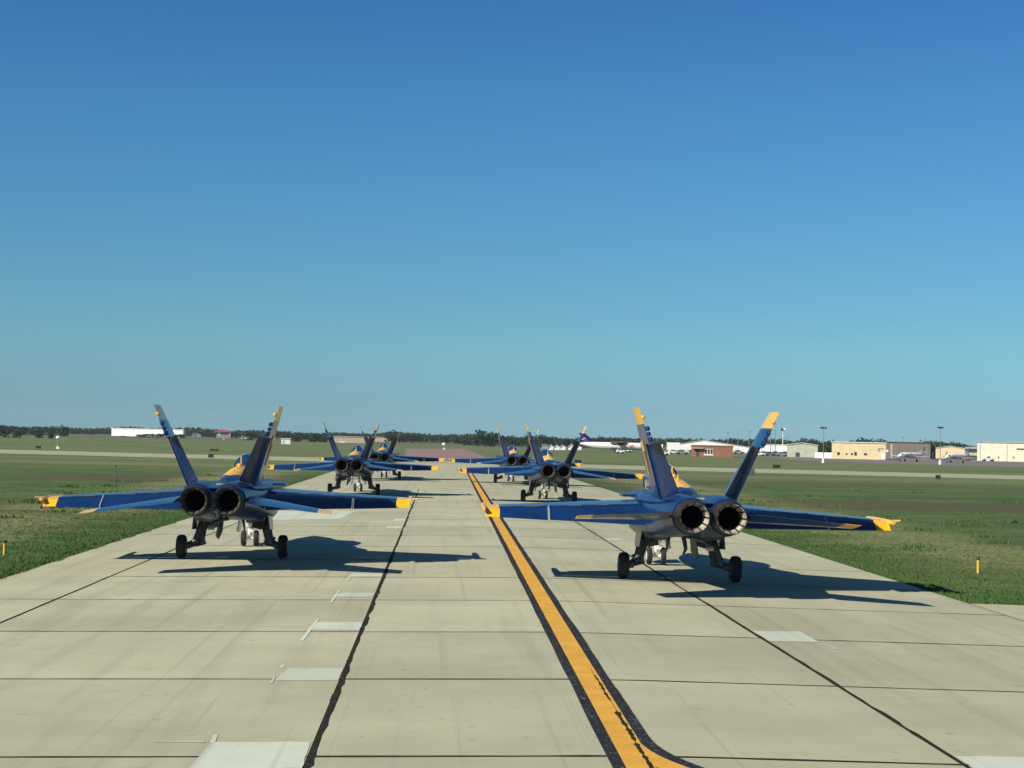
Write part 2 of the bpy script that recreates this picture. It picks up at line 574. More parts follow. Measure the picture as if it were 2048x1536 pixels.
def slab(x0, x1, y0, y1, gap, mat, name='slab', dz=0.0, parent=taxi, thick=.12, skew=0.0):
    bxs = [x0 + gap] + [c for c in (CROWN - .6, CROWN + .6) if x0 + gap < c < x1 - gap] + [x1 - gap]
    n = len(bxs)
    mb = MB()
    vs = []
    for z in (0, -thick):
        for y in (y0 + gap, y1 - gap):
            for x in bxs: vs.append((x, y, gz(x) + z + dz))
    fs = [(i, i + 1, n + i + 1, n + i) for i in range(n - 1)]
    fs += [(i, 2 * n + i, 2 * n + i + 1, i + 1) for i in range(n - 1)]
    fs += [(n + i, n + i + 1, 3 * n + i + 1, 3 * n + i) for i in range(n - 1)]
    fs += [(0, n, 3 * n, 2 * n), (n - 1, 3 * n - 1, 4 * n - 1, 2 * n - 1)]
    mb.add(vs, fs)
    return mb.build(name, mat, parent, smooth=0)
for k in range(len(ys_rows) - 1):
    for c in range(4):
        g = .045 if ys_rows[k] < 50 else .03
        slab(XS[c], XS[c + 1], ys_rows[k], ys_rows[k + 1], g * .8, M['concrete'], dz=random.uniform(-.0012, .0012))
for k in range(4):                                            # branch to the right
    for c in range(3):
        y1 = min(ys_rows[k + 1], 40.2) if k < 3 else 40.2
        slab(13.5 + 6.1 * c, 13.5 + 6.1 * (c + 1), ys_rows[k], y1, .03, M['concrete'], dz=random.uniform(-.0012, .0012))
# the run beyond the slabs one can tell apart, up to the runway
mb = MB()
yk0, yk1 = ys_rows[-1], float(np.polyval(fn, 2.0)) + 1
fx = [XS[0], CROWN - .6, CROWN + .6, XS[-1]]
mb.add([(x, y, gz(x) + (0 if y < 200 else -.03)) for y in (yk0, 190, yk1) for x in fx], [(r * 4 + i, r * 4 + i + 1, r * 4 + 5 + i, r * 4 + 4 + i) for r in range(2) for i in range(3)])
mb.build("far_pavement", M['concrete'], taxi, smooth=0)

def strip(name, pts, mat, dz, parent=taxi):
    """pts: list of (xl, xr, y) rows, a thin sheet lying on the slabs"""
    mb = MB()
    vs = []
    for xl, xr, y in pts: vs += [(xl, y, gz(xl) + dz), (xr, y, gz(xr) + dz)]
    mb.add(vs, [(2 * i, 2 * i + 1, 2 * i + 3, 2 * i + 2) for i in range(len(pts) - 1)])
    return mb.build(name, mat, parent, smooth=0)

# ragged tar along the lengthwise joints
def tar_joint(x, w0, w1, y0, y1, step, wig=.05, seed=1):
    r = random.Random(seed)
    pts, y, ph = [], y0, 0
    cx = 0
    while y < y1:
        cx = cx * .7 + r.uniform(-wig, wig)
        w = r.uniform(w0, w1) * (1.0 if r.random() > .12 else .35)
        pts.append((x + cx - w / 2, x + cx + w / 2, y))
        y += step * r.uniform(.5, 1.5) * (1 + y / 120)
    return strip("joint_seal", pts, M['tar'], .005)
tar_joint(-1.43, .035, .115, 8, 108, .30, .016, 3)
tar_joint(6.42, .05, .10, 8, 75, .5, .012, 5)
tar_joint(-8.75, .03, .07, 8, 90, .6, .01, 8)

# dark sealant in the cross joints
for k in range(len(ys_rows) - 1):
    y = ys_rows[k]
    r = random.Random(100 + k)
    for c in range(4):
        if r.random() < (.0 if y < 34 else .3): continue
        w = (.085 if y < 34 else .07) * r.uniform(.75, 1.2)
        x = XS[c]; mb = MB(); vs = []
        while x < XS[c + 1] - .01:
            ww = w * r.uniform(.6, 1.25) / 2
            for d in (-ww, ww): vs.append((x, y + d, gz(x) + .003))
            nx = x + r.uniform(.25, .6)
            for brk in (CROWN - .6, CROWN + .6):
                if x < brk < nx: nx = brk
            x = min(nx, XS[c + 1])
        for d in (-w / 2, w / 2): vs.append((XS[c + 1], y + d, gz(XS[c + 1]) + .003))
        mb.add(vs, [(2 * i, 2 * i + 1, 2 * i + 3, 2 * i + 2) for i in range(len(vs) // 2 - 1)])
        mb.build("joint_seal", M['joint'], taxi, smooth=0)

# pale repair patches beside the joints
def patch_px(poly, name='repair_patch', dz=.006):
    ps = [at_taxi(*q) for q in poly]
    if name == 'repair_patch':                             # cut along the lengthwise joints, corners a little ragged
        for q in ps:
            if q.x < 2: q.x = min(q.x, -1.50 + random.uniform(-.02, .02))
            else: q.x = max(q.x, 6.47)
        fine_ = []
        for i, q in enumerate(ps):
            w = ps[(i + 1) % len(ps)]
            n_ = max(2, int((w - q).length / .25))
            for j in range(n_):
                v = q.lerp(w, j / n_)
                fine_.append(Vector((v.x + random.uniform(-.012, .012), v.y + random.uniform(-.025, .025), 0)))
        ps = fine_
    mb = MB()
    mb.add([(q.x, q.y, gz(q.x) + dz) for q in ps], [tuple(range(len(ps)))])
    return mb.build(name, M['patch'], taxi, smooth=0)
for poly in (
    [(648, 1484.5), (427, 1484.5), (373, 1545), (322, 1600), (585, 1600), (628, 1536)],
    [(706, 1337), (575, 1337), (550, 1361), (696, 1361.5)],
    [(750, 1244.5), (632, 1244.5), (612, 1260), (742, 1260.5)],
    [(776, 1186), (680, 1186), (668, 1194), (772, 1194)],
    [(794, 1147.5), (704, 1147.5), (697, 1154), (791, 1154)],
    [(829, 1053), (775, 1053), (771, 1057), (827, 1057)],
    [(834, 1038), (790, 1038), (787, 1041.5), (832, 1041.5)],
    [(1503, 1262), (1600, 1263.5), (1638, 1284.5), (1537, 1283)],
    [(1902, 1513), (2060, 1515), (2150, 1570), (1985, 1568)],
    [(712, 1022), (555, 1022), (530, 1041), (680, 1038)],
    [(1190, 1076), (1235, 1077), (1247, 1081), (1200, 1080)],
): patch_px(poly)
# sealant smears running off the patch corners
for poly in ([(427, 1470), (436, 1470), (430, 1486), (419, 1486)], [(423, 1486), (428, 1486), (384, 1538), (377, 1538)],
             [(563, 1329), (571, 1331), (566, 1337), (559, 1337)], [(548, 1352), (552, 1352), (545, 1367), (540, 1367)],
             [(634, 1238), (639, 1238), (607, 1282), (599, 1282)], [(676, 1181), (681, 1181), (664, 1206), (659, 1206)],
             [(700, 1150), (704, 1150), (697, 1161), (693, 1161)], [(1630, 1281), (1638, 1284), (1676, 1299), (1670, 1299)],
             [(305, 1482.5), (410, 1483), (410, 1485.5), (305, 1484.5)]):
    patch_px(poly, 'sealant_smear', .0075)

# yellow centre line with black borders
cl = [at_taxi(x, y) for x, y in ((1332, 1640), (1262, 1500), (1177, 1350), (1128, 1268), (1079.5, 1200), (1051, 1135), (992, 1033), (960, 980), (943, 955))]
rows = [(q.x, q.y) for q in cl]
rows = [(rows[0][0] - .05, 9.5)] + rows + [(rows[-1][0] + .1, 190.)]
yy = np.arange(9.5, 190, 1.2)
xx = np.interp(yy, [q[1] for q in rows], [q[0] for q in rows])
_c = np.polyfit([q[1] for q in rows[2:-1]], [q[0] for q in rows[2:-1]], 1, w=[1, 1, 1, 1, 1, .6, .4, .3][:len(rows) - 3])
xx = np.polyval(_c, yy)
hw, bw = .175, .16
def jit(a): return random.uniform(-a, a)
strip("black_border", [(x - hw - bw + jit(.010), x - hw + .02, y) for x, y in zip(xx, yy)], M['border'], .005)
strip("black_border", [(x + hw - .02, x + hw + bw + jit(.012), y) for x, y in zip(xx, yy) if y > 21.5], M['border'], .005)
strip("yellow_line", [(x - hw, x + hw, y) for x, y in zip(xx, yy)], M['line'], .009)
# branch of the line peeling off to the right
lead = [(float(np.interp(y, yy, xx)), y) for y in np.arange(25.0, 19.95, -.3)]
bp = [(float(np.interp(y, yy, xx)) + .004 + .22 * (19.9 - y) ** 1.6, y) for y in np.arange(19.9, 12.5, -.35)]
bm = []
def ribbon(name, pts, o0, o1, mat, dz):
    mb = MB(); vs = []
    for i, q in enumerate(pts):
        a = Vector(pts[max(0, i - 1)]); c = Vector(pts[min(len(pts) - 1, i + 1)])
        t = (c - a).normalized(); n = Vector((-t.y, t.x))
        for o in (o0, o1):
            v = Vector(q) + n * o
            vs.append((v.x, v.y, gz(v.x) + dz))
    mb.add(vs, [(2 * i, 2 * i + 1, 2 * i + 3, 2 * i + 2) for i in range(len(pts) - 1)])
    return mb.build(name, mat, taxi, smooth=0)
allp = np.array(lead + bp)
sm = np.array([allp[max(0, i - 2):i + 3].mean(0) for i in range(len(allp))])
side = []
for i in range(2, len(sm) - 2):
    t = sm[i + 1] - sm[i - 1]; t /= np.hypot(*t)
    side.append(tuple(sm[i] + np.array([-t[1], t[0]]) * .245))
ribbon("black_border", side, -.09, .09, M['border'], .007)
ribbon("yellow_line", bp, -.17, .17, M['line'], .012)
ribbon("black_border", bp[9:], -.33, -.17, M['border'], .007)
# dark crack worn into the yellow line
rr = random.Random(4)
seg = []
for y in np.arange(14.5, 26.5, .10):
    x = float(np.interp(y, yy, xx)) + .115 + .006 * math.sin(y * 3.1)
    w = max(0.0, (.036 if y < 22.3 else .026) * rr.uniform(.35, 1.25))
    if 22.2 < y < 23.2 or 19.9 < y < 20.1 or y > 25.6: w *= .15
    seg.append((x - w, x + w, y))
strip("crack", seg, M['tar'], .0145)

# ------------------------------------------------------------------ grass tufts along the pavement
def tufts():
    P = []
    def add(n, xf, y0, y1, hmin, hmax):
        u = rng.random(n)
        y = y0 * (y1 / y0) ** u
        x = xf(n, y)
        h = rng.uniform(hmin, hmax, n)
        P.append(np.stack([x, y, h], 1))
    # ragged fringe on both edges
    add(16000, lambda n, y: -11.47 - np.abs(rng.normal(0, .16, n)) + rng.normal(0, .05, n) + .10 * np.sin(y * 1.7) * np.sin(y * .43), 30, 150, .05, .15)
    add(13000, lambda n, y: 13.52 + np.abs(rng.normal(0, .16, n)) - rng.normal(0, .05, n) - .10 * np.sin(y * 1.4) * np.sin(y * .37), 40.3, 150, .05, .15)
    add(5000, lambda n, y: rng.uniform(13.5, 30, n), 40.25, 40.9, .06, .16)
    add(26000, lambda n, y: -11.6 - rng.gamma(1.2, 5, n), 34, 120, .03, .08)
    add(26000, lambda n, y: 13.7 + rng.gamma(1.2, 5, n), 41, 120, .03, .08)
    # darker weed clumps
    for k in range(110):
        cy = 42 * (150 / 42) ** rng.random()
        cx = 14.5 + rng.gamma(1.6, 11) if rng.random() < .6 else -13 - rng.gamma(1.6, 9)
        n = 30
        P.append(np.stack([cx + rng.normal(0, .5, n), cy + rng.normal(0, .25, n), rng.uniform(.08, .22, n)], 1))
    P = np.concatenate(P)
    ok = ((P[:, 0] < -11.25) | ((P[:, 0] > 13.30) & (P[:, 1] > 40.15)))
    P = P[ok]
    n = len(P); B = 3
    c = np.repeat(P, B, 0)
    a = rng.uniform(0, 2 * np.pi, n * B)
    w = c[:, 2] * rng.uniform(.12, .28, n * B)
    off = rng.normal(0, .04, (n * B, 2))
    lean = rng.normal(0, .35, (n * B, 2)) * c[:, 2:3]
    v = np.zeros((n * B, 3, 3))
    v[:, 0, 0] = c[:, 0] + off[:, 0] - np.cos(a) * w; v[:, 0, 1] = c[:, 1] + off[:, 1] - np.sin(a) * w
    v[:, 1, 0] = c[:, 0] + off[:, 0] + np.cos(a) * w; v[:, 1, 1] = c[:, 1] + off[:, 1] + np.sin(a) * w
    v[:, 2, 0] = c[:, 0] + off[:, 0] + lean[:, 0]; v[:, 2, 1] = c[:, 1] + off[:, 1] + lean[:, 1]
    v[:, :2, 2] = GZ - .01
    v[:, 2, 2] = GZ + c[:, 2]
    me = bpy.data.meshes.new("grass")
    nt_ = n * B
    me.vertices.add(nt_ * 3); me.loops.add(nt_ * 3); me.polygons.add(nt_)
    me.vertices.foreach_set("co", v.reshape(-1))
    me.loops.foreach_set("vertex_index", np.arange(nt_ * 3))
    me.polygons.foreach_set("loop_start", np.arange(nt_) * 3)
    me.update(calc_edges=True)
    me.materials.append(M['blade'])
    o = bpy.data.objects.new("grass", me)
    COL.objects.link(o)
    tag(o, kind='stuff')
tufts()

# ------------------------------------------------------------------ the fighter jet
def ring_y(y, cx, cz, rx, rz, e=2.0, n=28):
    out = []
    for k in range(n):
        a = 2 * math.pi * k / n
        c, s = math.cos(a), math.sin(a)
        out.append((cx + rx * math.copysign(abs(c) ** (2 / e), c), y, cz + rz * math.copysign(abs(s) ** (2 / e), s)))
    return out

def make_jet():
    J = empty("fighter_jet")
    # --- fuselage: forward body with spine, two nacelles, upper deck, leading-edge extensions
    fb = MB()
    secs = [(10.15, .03, 1.60, 1.66), (9.6, .17, 1.46, 1.84), (8.7, .34, 1.25, 2.10), (7.6, .45, 1.12, 2.30), (6.5, .52, 1.06, 2.42),
            (5.0, .56, 1.03, 2.50), (3.6, .58, 1.05, 2.72), (2.8, .56, 1.08, 2.82), (1.6, .54, 1.10, 2.80), (.2, .50, 1.18, 2.70),
            (-1.4, .42, 1.30, 2.55), (-2.8, .30, 1.5, 2.44), (-4.0, .15, 1.7, 2.36), (-5.2, .05, 1.85, 2.2)]
    fb.loft([ring_y(y, 0, (a + c) / 2, w, (c - a) / 2, 2.3) for y, w, a, c in secs])
    deck = [(3.2, .7, 2.06, 2.30), (2.0, 1.12, 2.04, 2.36), (0, 1.22, 2.02, 2.40), (-2.0, 1.14, 2.04, 2.42), (-3.4, 1.0, 2.14, 2.41), (-4.2, .90, 2.33, 2.39), (-4.7, .80, 2.33, 2.36), (-5.0, .66, 2.32, 2.34)]
    fb.loft([ring_y(y, 0, (a + c) / 2, w, (c - a) / 2, 2.8) for y, w, a, c in deck])
    fb.loft([ring_y(y, 0, (a + c) / 2, w, (c - a) / 2, 3.4) for y, w, a, c in [(3.0, .74, 1.16, 2.1), (1, .86, 1.14, 2.2), (-1.2, .84, 1.26, 2.2), (-3, .60, 1.5, 2.2), (-4.1, .4, 1.66, 2.1)]])
    for s in (-1, 1):
        rg = [(2.0, .9, 1.6, .2, .3, 4), (2.78, .9, 1.6, .22, .34, 4), (2.8, .9, 1.6, .27, .40, 4), (1.5, .84, 1.64, .36, .48, 4), (0, .72, 1.72, .50, .55, 3.2),
              (-1.5, .62, 1.83, .56, .58, 2.6), (-3, .53, 1.93, .545, .565, 2.2), (-4.2, .48, 1.98, .50, .515, 2), (-4.85, .46, 2.0, .475, .478, 2), (-5.02, .455, 2.0, .462, .462, 2), (-5.02, .455, 2.0, .33, .33, 2), (-4.15, .455, 2.0, .33, .33, 2)]
        fb.loft([ring_y(y, s * cx, cz, rx, rz, e) for y, cx, cz, rx, rz, e in rg])
        # leading-edge extension
        lex = [(.46, 7.0), (.62, 6.2), (.80, 5.2), (.98, 4.1), (1.16, 3.2), (1.5, 2.35), (1.5, 1.4), (.4, 1.4)]
        fb.prism([(s * x, y, 2.24 - .02 * x) for x, y in lex], (0, 0, .07))
    fb.build("fuselage", M['fuselage'], J, 40)
    # --- canopy, antennas
    cb = MB()
    cs = [(7.35, .05, 2.33), (6.9, .26, 2.62), (6.3, .37, 2.93), (5.4, .44, 3.19), (4.6, .45, 3.22), (3.9, .40, 3.12), (3.2, .29, 2.90), (2.9, .1, 2.80)]
    cb.loft([ring_y(y, 0, (2.1 + t) / 2, w, (t - 2.1) / 2, 2.1) for y, w, t in cs])
    can = cb.build("canopy", M['canopy'], J, 60)
    for yb, w, t in ((6.3, .39, 2.96), (3.95, .425, 3.15)):
        fr = MB(); fr.loft([ring_y(yb + d, 0, (2.1 + t) / 2, w, (t - 2.1) / 2, 2.1) for d in (-.05, .05)])
        fr.build("canopy_frame", M['navy'], can)
    an = MB()
    an.prism([(-.015, 2.5, 2.8), (-.015, 2.2, 2.8), (-.015, 2.24, 3.13), (-.015, 2.34, 3.13)], (.03, 0, 0))
    an.build("antenna", M['yellow'], J)
    an = MB(); an.ball((.0, 1.9, 2.83), .09, 8, (1, 1.8, .9)); an.build("beacon_light", M['yellow'], J)
    an = MB(); an.prism([(-.012, 1.2, 2.74), (-.012, .95, 2.74), (-.012, .98, 2.90), (-.012, 1.08, 2.90)], (.024, 0, 0))
    an.build("antenna", M['yellow'], J)
    # --- wings
    AN = math.tan(R(2.6))
    def wz(x): return 2.07 - (x - 1.05) * AN
    def le(x): return 2.15 - (x - 1.05) * (2.10 / 4.4)
    def te(x): return -1.95 + (x - 1.05) * (.33 / 4.4)
    def ch(x, c): return le(x) + (te(x) - le(x)) * c
    for s in (-1, 1):
        wb = MB()
        x0, x1 = 1.05, 5.45
        for xa, xb, mi in ((1.05, 5.08, 0), (5.08, 5.45, 1)):
            wb.panel((s * xa, ch(xa, .0), wz(xa)), (s * xa, ch(xa, .72), wz(xa)), (s * xb, ch(xb, .0), wz(xb)), (s * xb, ch(xb, .72), wz(xb)),
                     .20 - .026 * (xa - 1), .20 - .026 * (xb - 1), mi, .55, (0, 0, 1))
        wing = wb.build("wing", [M['navy'], M['yellow']], J, 40)
        def drooped(name, xs, mats, ang, slot=.02):
            mb = MB()
            for (xa, xb, mi) in xs:
                q = []
                for x in (xa, xb):
                    h = ch(x, .74); c = (ch(x, .74) - te(x))
                    q.append(((s * x, h, wz(x) - slot), (s * x, h - c * math.cos(R(ang)), wz(x) - slot - c * math.sin(R(ang)))))
                mb.panel(q[0][0], q[0][1], q[1][0], q[1][1], .13 - .014 * xa, .13 - .014 * xb, mi, .1, (0, math.sin(R(-ang)), math.cos(R(ang))))
            return mb.build(name, mats, wing, 40)
        drooped("flap", [(1.16, 3.72, 0)], [M['navy']], 26)
        drooped("aileron", [(3.78, 5.06, 0), (5.065, 5.45, 1)], [M['navy'], M['yellow']], 27)
        g = MB()
        xg = 3.75
        c = ch(xg, .74) - te(xg)
        g.add([(s * (xg + d), ch(xg, .74) - k * c * math.cos(R(26)), wz(xg) + .045 - k * c * math.sin(R(26)) + u) for u in (0, -.1) for k in (.02, .98) for d in (-.014, .014)],
              [(0, 1, 3, 2), (4, 5, 7, 6), (0, 1, 5, 4), (2, 3, 7, 6), (0, 2, 6, 4), (1, 3, 7, 5)])
        g.build("flap_seal", M['pale'], wing, 0)
        for xh, L in ((2.3, .35), (3.1, .5), (4.2, .4)):
            hc = MB(); hc.box((s * xh, ch(xh, .715), wz(xh) + .045 - .005 * xh), (L, .05, .02)); hc.build("hinge_cover", M['cover'], wing, 0)
        # leading-edge flap, drooped a little
        lf = MB()
        for xa, xb in ((1.6, 3.75), (3.8, 5.06)):
            lf.panel((s * xa, le(xa) + .26, wz(xa) - .10), (s * xa, le(xa) - .02, wz(xa) - .005), (s * xb, le(xb) + .22, wz(xb) - .09), (s * xb, le(xb) - .02, wz(xb) - .005), .09, .07, 0, .6, (0, .3, .95))
        lf.build("slat", M['navy'], wing, 40)
        # wingtip launcher rail
        rl = MB()
        zt = wz(5.5)
        rl.loft([ring_y(y, s * 5.50, zt, w, h, 3, 12) for y, w, h in ((1.35, .02, .02), (1.1, .05, .05), (.2, .07, .07), (-1.2, .07, .07), (-1.6, .05, .05))])
        rl.prism([(s * 5.55, -.9, zt + .02), (s * 5.55, -1.55, zt + .02), (s * 5.69, -1.6, zt + .06), (s * 5.69, -1.4, zt + .06)], (0, 0, .025))
        rl.build("wingtip_rail", M['yellow'], wing, 40)
        # --- stabilator (pivot at the object's origin)
        st = MB()
        pv = Vector((s * .98, -4.85, 2.0))
        DA = math.tan(R(5.5))
        def sp(x, c):
            l = -3.6 - (x - .98) * (2.05 / 2.34); t_ = -5.95 - (x - .98) * (.80 / 2.34)
            return Vector((s * x, l + (t_ - l) * c, 2.0 - (x - .98) * DA)) - pv
        for xa, xb, mi in ((.98, 2.98, 0), (2.98, 3.34, 1)):
            st.panel(sp(xa, 0), sp(xa, 1), sp(xb, 0), sp(xb, 1), .11 - .03 * (xa - 1), .11 - .03 * (xb - 1), mi, .05, (0, 0, 1))
        o = st.build("stabilator", [M['navy'], M['yellow']], J, 40, loc=pv)
        o.rotation_euler = (R(2.5), 0, 0)
        # --- vertical fin with toed-in rudder
        ca, sa = math.cos(R(19.5)), math.sin(R(19.5))
        def fp(y, h, u=0.): return (s * (.90 + h * sa + u * ca), y, 2.22 + h * ca - u * sa)
        H = 2.58
        def fl_(h): return -1.0 - 2.15 * h / H
        def ft_(h): return -3.85 - .62 * h / H
        def fc(h, c): return fl_(h) + (ft_(h) - fl_(h)) * c
        nrm = (s * ca, 0, -sa)
        fb2 = MB()
        def seg(h0, h1, c, mi, bl):
            fb2.panel(fp(fl_(h0), h0), fp(fc(h0, c), h0), fp(fl_(h1), h1), fp(fc(h1, c), h1), .19 - .045 * h0, .19 - .045 * h1, mi, bl, nrm)
        seg(0, .14, 1, 0, .1); seg(.14, 1.62, .70, 0, .6); seg(1.62, 2.14, 1, 0, .12); seg(2.14, 2.58, 1, 1, .12)
        for hb, cb_, rb in ((1.72, 1.0, .075), (1.86, .99, .06), (2.0, 1.0, .07)):
            fb2.ball(fp(fc(hb, cb_) - .03, hb, -.05), rb, 8, (1, 1.9, 1))
        fin = fb2.build("vertical_fin", [M['navy'], M['yellow']], J, 40)
        lt = MB(); lt.ball(fp(ft_(2.3) - .02, 2.3, -.03), .055, 8, (1, 1.6, 1))
        lt.build("tail_light", M['yellow'], fin)
        rb_ = MB()
        DR = R(30)
        q = []
        for h in (.17, 1.58):
            y0 = fc(h, .71); c = y0 - ft_(h)
            q.append((fp(y0, h), fp(y0 - c * math.cos(DR), h, -c * math.sin(DR))))
        e1 = Vector(q[0][1]) - Vector(q[0][0]); e2 = Vector(q[1][0]) - Vector(q[0][0])
        rb_.panel(q[0][0], q[0][1], q[1][0], q[1][1], .10, .06, 0, .05, tuple(e1.cross(e2).normalized()))
        rb_.build("rudder", M['navy'], fin, 40)
        mk = MB()
        for (h0, h1, ca_, cb2) in ((1.44, 1.70, .34, .56), (.78, 1.44, .42, .48)):
            mk.loft([[fp(fc(h0, ca_), h0, u), fp(fc(h0, cb2), h0, u), fp(fc(h1, cb2), h1, u), fp(fc(h1, ca_), h1, u)] for u in (.02, .108 - .022 * h0)])
        mk.build("fin_number", M['yellow'], fin, 0)
        # --- engine nozzle
        nb = MB()
        C = (s * .455, 0, 2.0)
        nb.lathe('y', C, [(-4.95, .425), (-5.3, .415), (-5.66, .385), (-5.69, .378), (-5.66, .368), (-5.24, .29)], 24, 0, False)
        nb.lathe('y', C, [(-5.24, .29), (-4.9, .30), (-4.22, .30)], 24, 1, False)
        noz = nb.build("nozzle", [M['metal_dark'], M['liner']], J, 25)
        cap = MB(); cap.lathe('y', C, [(-4.27, .298), (-4.25, .298)], 24); cap.build("flame_holder", M['black'], noz, 0)  # near-black disc closes the nozzle tube
        for k in range(12):
            a0 = 2 * math.pi * (k + .13) / 12; a1 = 2 * math.pi * (k + .87) / 12
            pb = MB()
            rings = []
            for t, r in ((-5.675, .385), (-5.26, .288)):
                for dr in (0, -.014):
                    pass
            out = []
            for (t, r) in ((-5.672, .364), (-5.27, .286)):
                rg = []
                for a in (a0, (a0 + a1) / 2, a1): rg.append((C[0] + r * math.cos(a), t, C[2] + r * math.sin(a)))
                for a in (a1, (a0 + a1) / 2, a0): rg.append((C[0] + (r - .013) * math.cos(a), t, C[2] + (r - .013) * math.sin(a)))
                out.append(rg)
            pb.loft(out)
            pb.build("nozzle_petal", M['petal'], noz, 0)
        # --- main landing gear
        mg = MB()
        mg.tube((s * .86, .35, 1.50), (s * 1.06, .62, .60), .15, .13, 12)
        mg.tube((s * .98, .5, 1.0), (s * 1.08, .68, .50), .15, .14, 12)
        mg.box((s * 1.08, .66, .50), (.30, .34, .30), (0, s * .25, 0))
        mg.tube((s * 1.08, .64, .50), (s * 1.36, .04, .40), .13, .10, 10)
        mg.tube((s * 1.30, .05, .39), (s * 1.50, 0, .365), .10, .07, 10)
        mg.tube((s * 1.22, .12, .44), (s * 1.0, .35, 1.05), .07, .08, 8)
        mg.tube((s * .45, .25, 1.30), (s * 1.02, .55, .78), .035, .035, 8)
        mg.tube((s * .75, -.3, 1.40), (s * 1.03, .5, .75), .03, .03, 8)
        mg.box((s * .80, .35, 1.36), (.34, .5, .22), (0, s * .2, 0))
        mgo = mg.build("main_gear", M['gear'], J, 40)
        ty = MB()
        ty.lathe('x', (s * 1.555, 0, .365), [(-.14, .20), (-.145, .27), (-.125, .325), (-.08, .358), (0, .365), (.08, .358), (.125, .325), (.145, .27), (.14, .20)], 28)
        ty.build("tyre", M['tyre'], mgo, 50)
        hb = MB(); hb.lathe('x', (s * 1.555, 0, .365), [(-.13, .19), (-.145, .15), (-.12, .08), (.12, .08), (.148, .15), (.14, .19)], 16)
        hb.build("hub", M['hub'], mgo)
        d1 = MB(); d1.prism([(s * 1.10, .95, 1.42), (s * 1.10, -.5, 1.46), (s * 1.16, -.45, .92), (s * 1.16, .75, .86)], (s * .03, 0, 0))
        d1.build("gear_door", M['navy'], mgo, 0)
        d2 = MB(); d2.prism([(s * .30, .35, 1.24), (s * .30, -.5, 1.40), (s * .36, -.5, 1.05), (s * .44, -.42, .72), (s * .40, -.1, .60), (s * .34, .3, .80)], (s * .03, 0, 0))
        d2.build("gear_door", M['gear'], mgo, 0)
        bay = MB()
        bay.prism([(s * .42, 1.1, 1.02), (s * .98, 1.1, 1.10), (s * 1.06, -.9, 1.22), (s * .50, -.9, 1.16)], (0, 0, .34))
        bay.box((s * .70, .75, 1.0), (.30, .5, .22), (0, s * .25, 0))
        bay.build("gear_bay", M['gear'], mgo, 0)
        for k_, (pa, pb, pc) in enumerate((((.86, .20, 1.30), (1.16, .46, .86), (1.22, .42, .50)), ((.70, .55, 1.20), (.92, .82, .82), (1.20, .30, .40)))):
            br_ = MB(); br_.path([(s * pa[0], pa[1], pa[2]), (s * pb[0], pb[1], pb[2]), (s * pc[0], pc[1], pc[2])], [.018] * 3, 6)
            br_.build("brake_line", M['tyre'], mgo)
    # --- nose gear
    ng = MB()
    ng.tube((0, 5.1, 1.25), (0, 5.42, .62), .10, .085, 12)
    ng.tube((0, 5.30, .85), (0, 5.44, .28), .075, .065, 12)
    ng.tube((-.2, 5.42, .28), (.2, 5.42, .28), .05, .05, 10)
    ng.tube((0, 4.3, 1.2), (0, 5.36, .6), .04, .04, 8)
    ng.tube((-.18, 4.8, 1.15), (-.04, 5.36, .7), .03, .03, 8)
    ng.tube((.18, 4.8, 1.15), (.04, 5.36, .7), .03, .03, 8)
    ng.box((0, 5.28, .80), (.26, .12, .20), (.3, 0, 0))
    ng.box((.07, 5.26, .56), (.12, .10, .13))
    ng.box((-.05, 5.3, 1.02), (.30, .10, .13), (.2, 0, .3))
    ngo = ng.build("nose_gear", M['gear_white'], J, 40)
    lb = MB(); lb.tube((0, 5.5, .35), (0, 6.3, .22), .035, .03, 8); lb.box((0, 6.3, .22), (.26, .06, .05))
    lb.build("launch_bar", M['gear'], ngo)
    for s in (-1, 1):
        ty = MB(); ty.lathe('x', (s * .215, 5.42, .28), [(-.075, .15), (-.085, .20), (-.07, .25), (0, .28), (.07, .25), (.085, .20), (.075, .15)], 24)
        ty.build("tyre", M['tyre'], ngo, 50)
        hb = MB(); hb.lathe('x', (s * .215, 5.42, .28), [(-.08, .14), (-.06, .06), (.06, .06), (.08, .14)], 14); hb.build("hub", M['gear_white'], ngo)
        d = MB(); d.prism([(s * .34, 7.2, 1.18), (s * .34, 5.62, 1.14), (s * .46, 5.66, .50), (s * .46, 6.4, .42), (s * .44, 7.1, .74)], (s * .03, 0, 0))
        d.build("gear_door", M['navy'], ngo, 0)
    # --- arrestor hook
    hk = MB()
    hk.path([(0, -1.2, 1.28), (0, -3.0, 1.34), (.0, -4.6, 1.36), (0, -5.3, 1.30)], [.05, .045, .04, .05], 8)
    hk.box((0, -5.32, 1.25), (.16, .14, .12))
    hk.build("arrestor_hook", M['gear'], J)
    ho = MB()
    ho.path([(-.18, -1.6, 1.42), (-.15, -1.9, 1.20), (-.13, -2.05, 1.0), (-.22, -2.15, .84)], [.06, .065, .05, .025], 8)
    ho.build("vent_pipe", M['gear'], J)
    return J

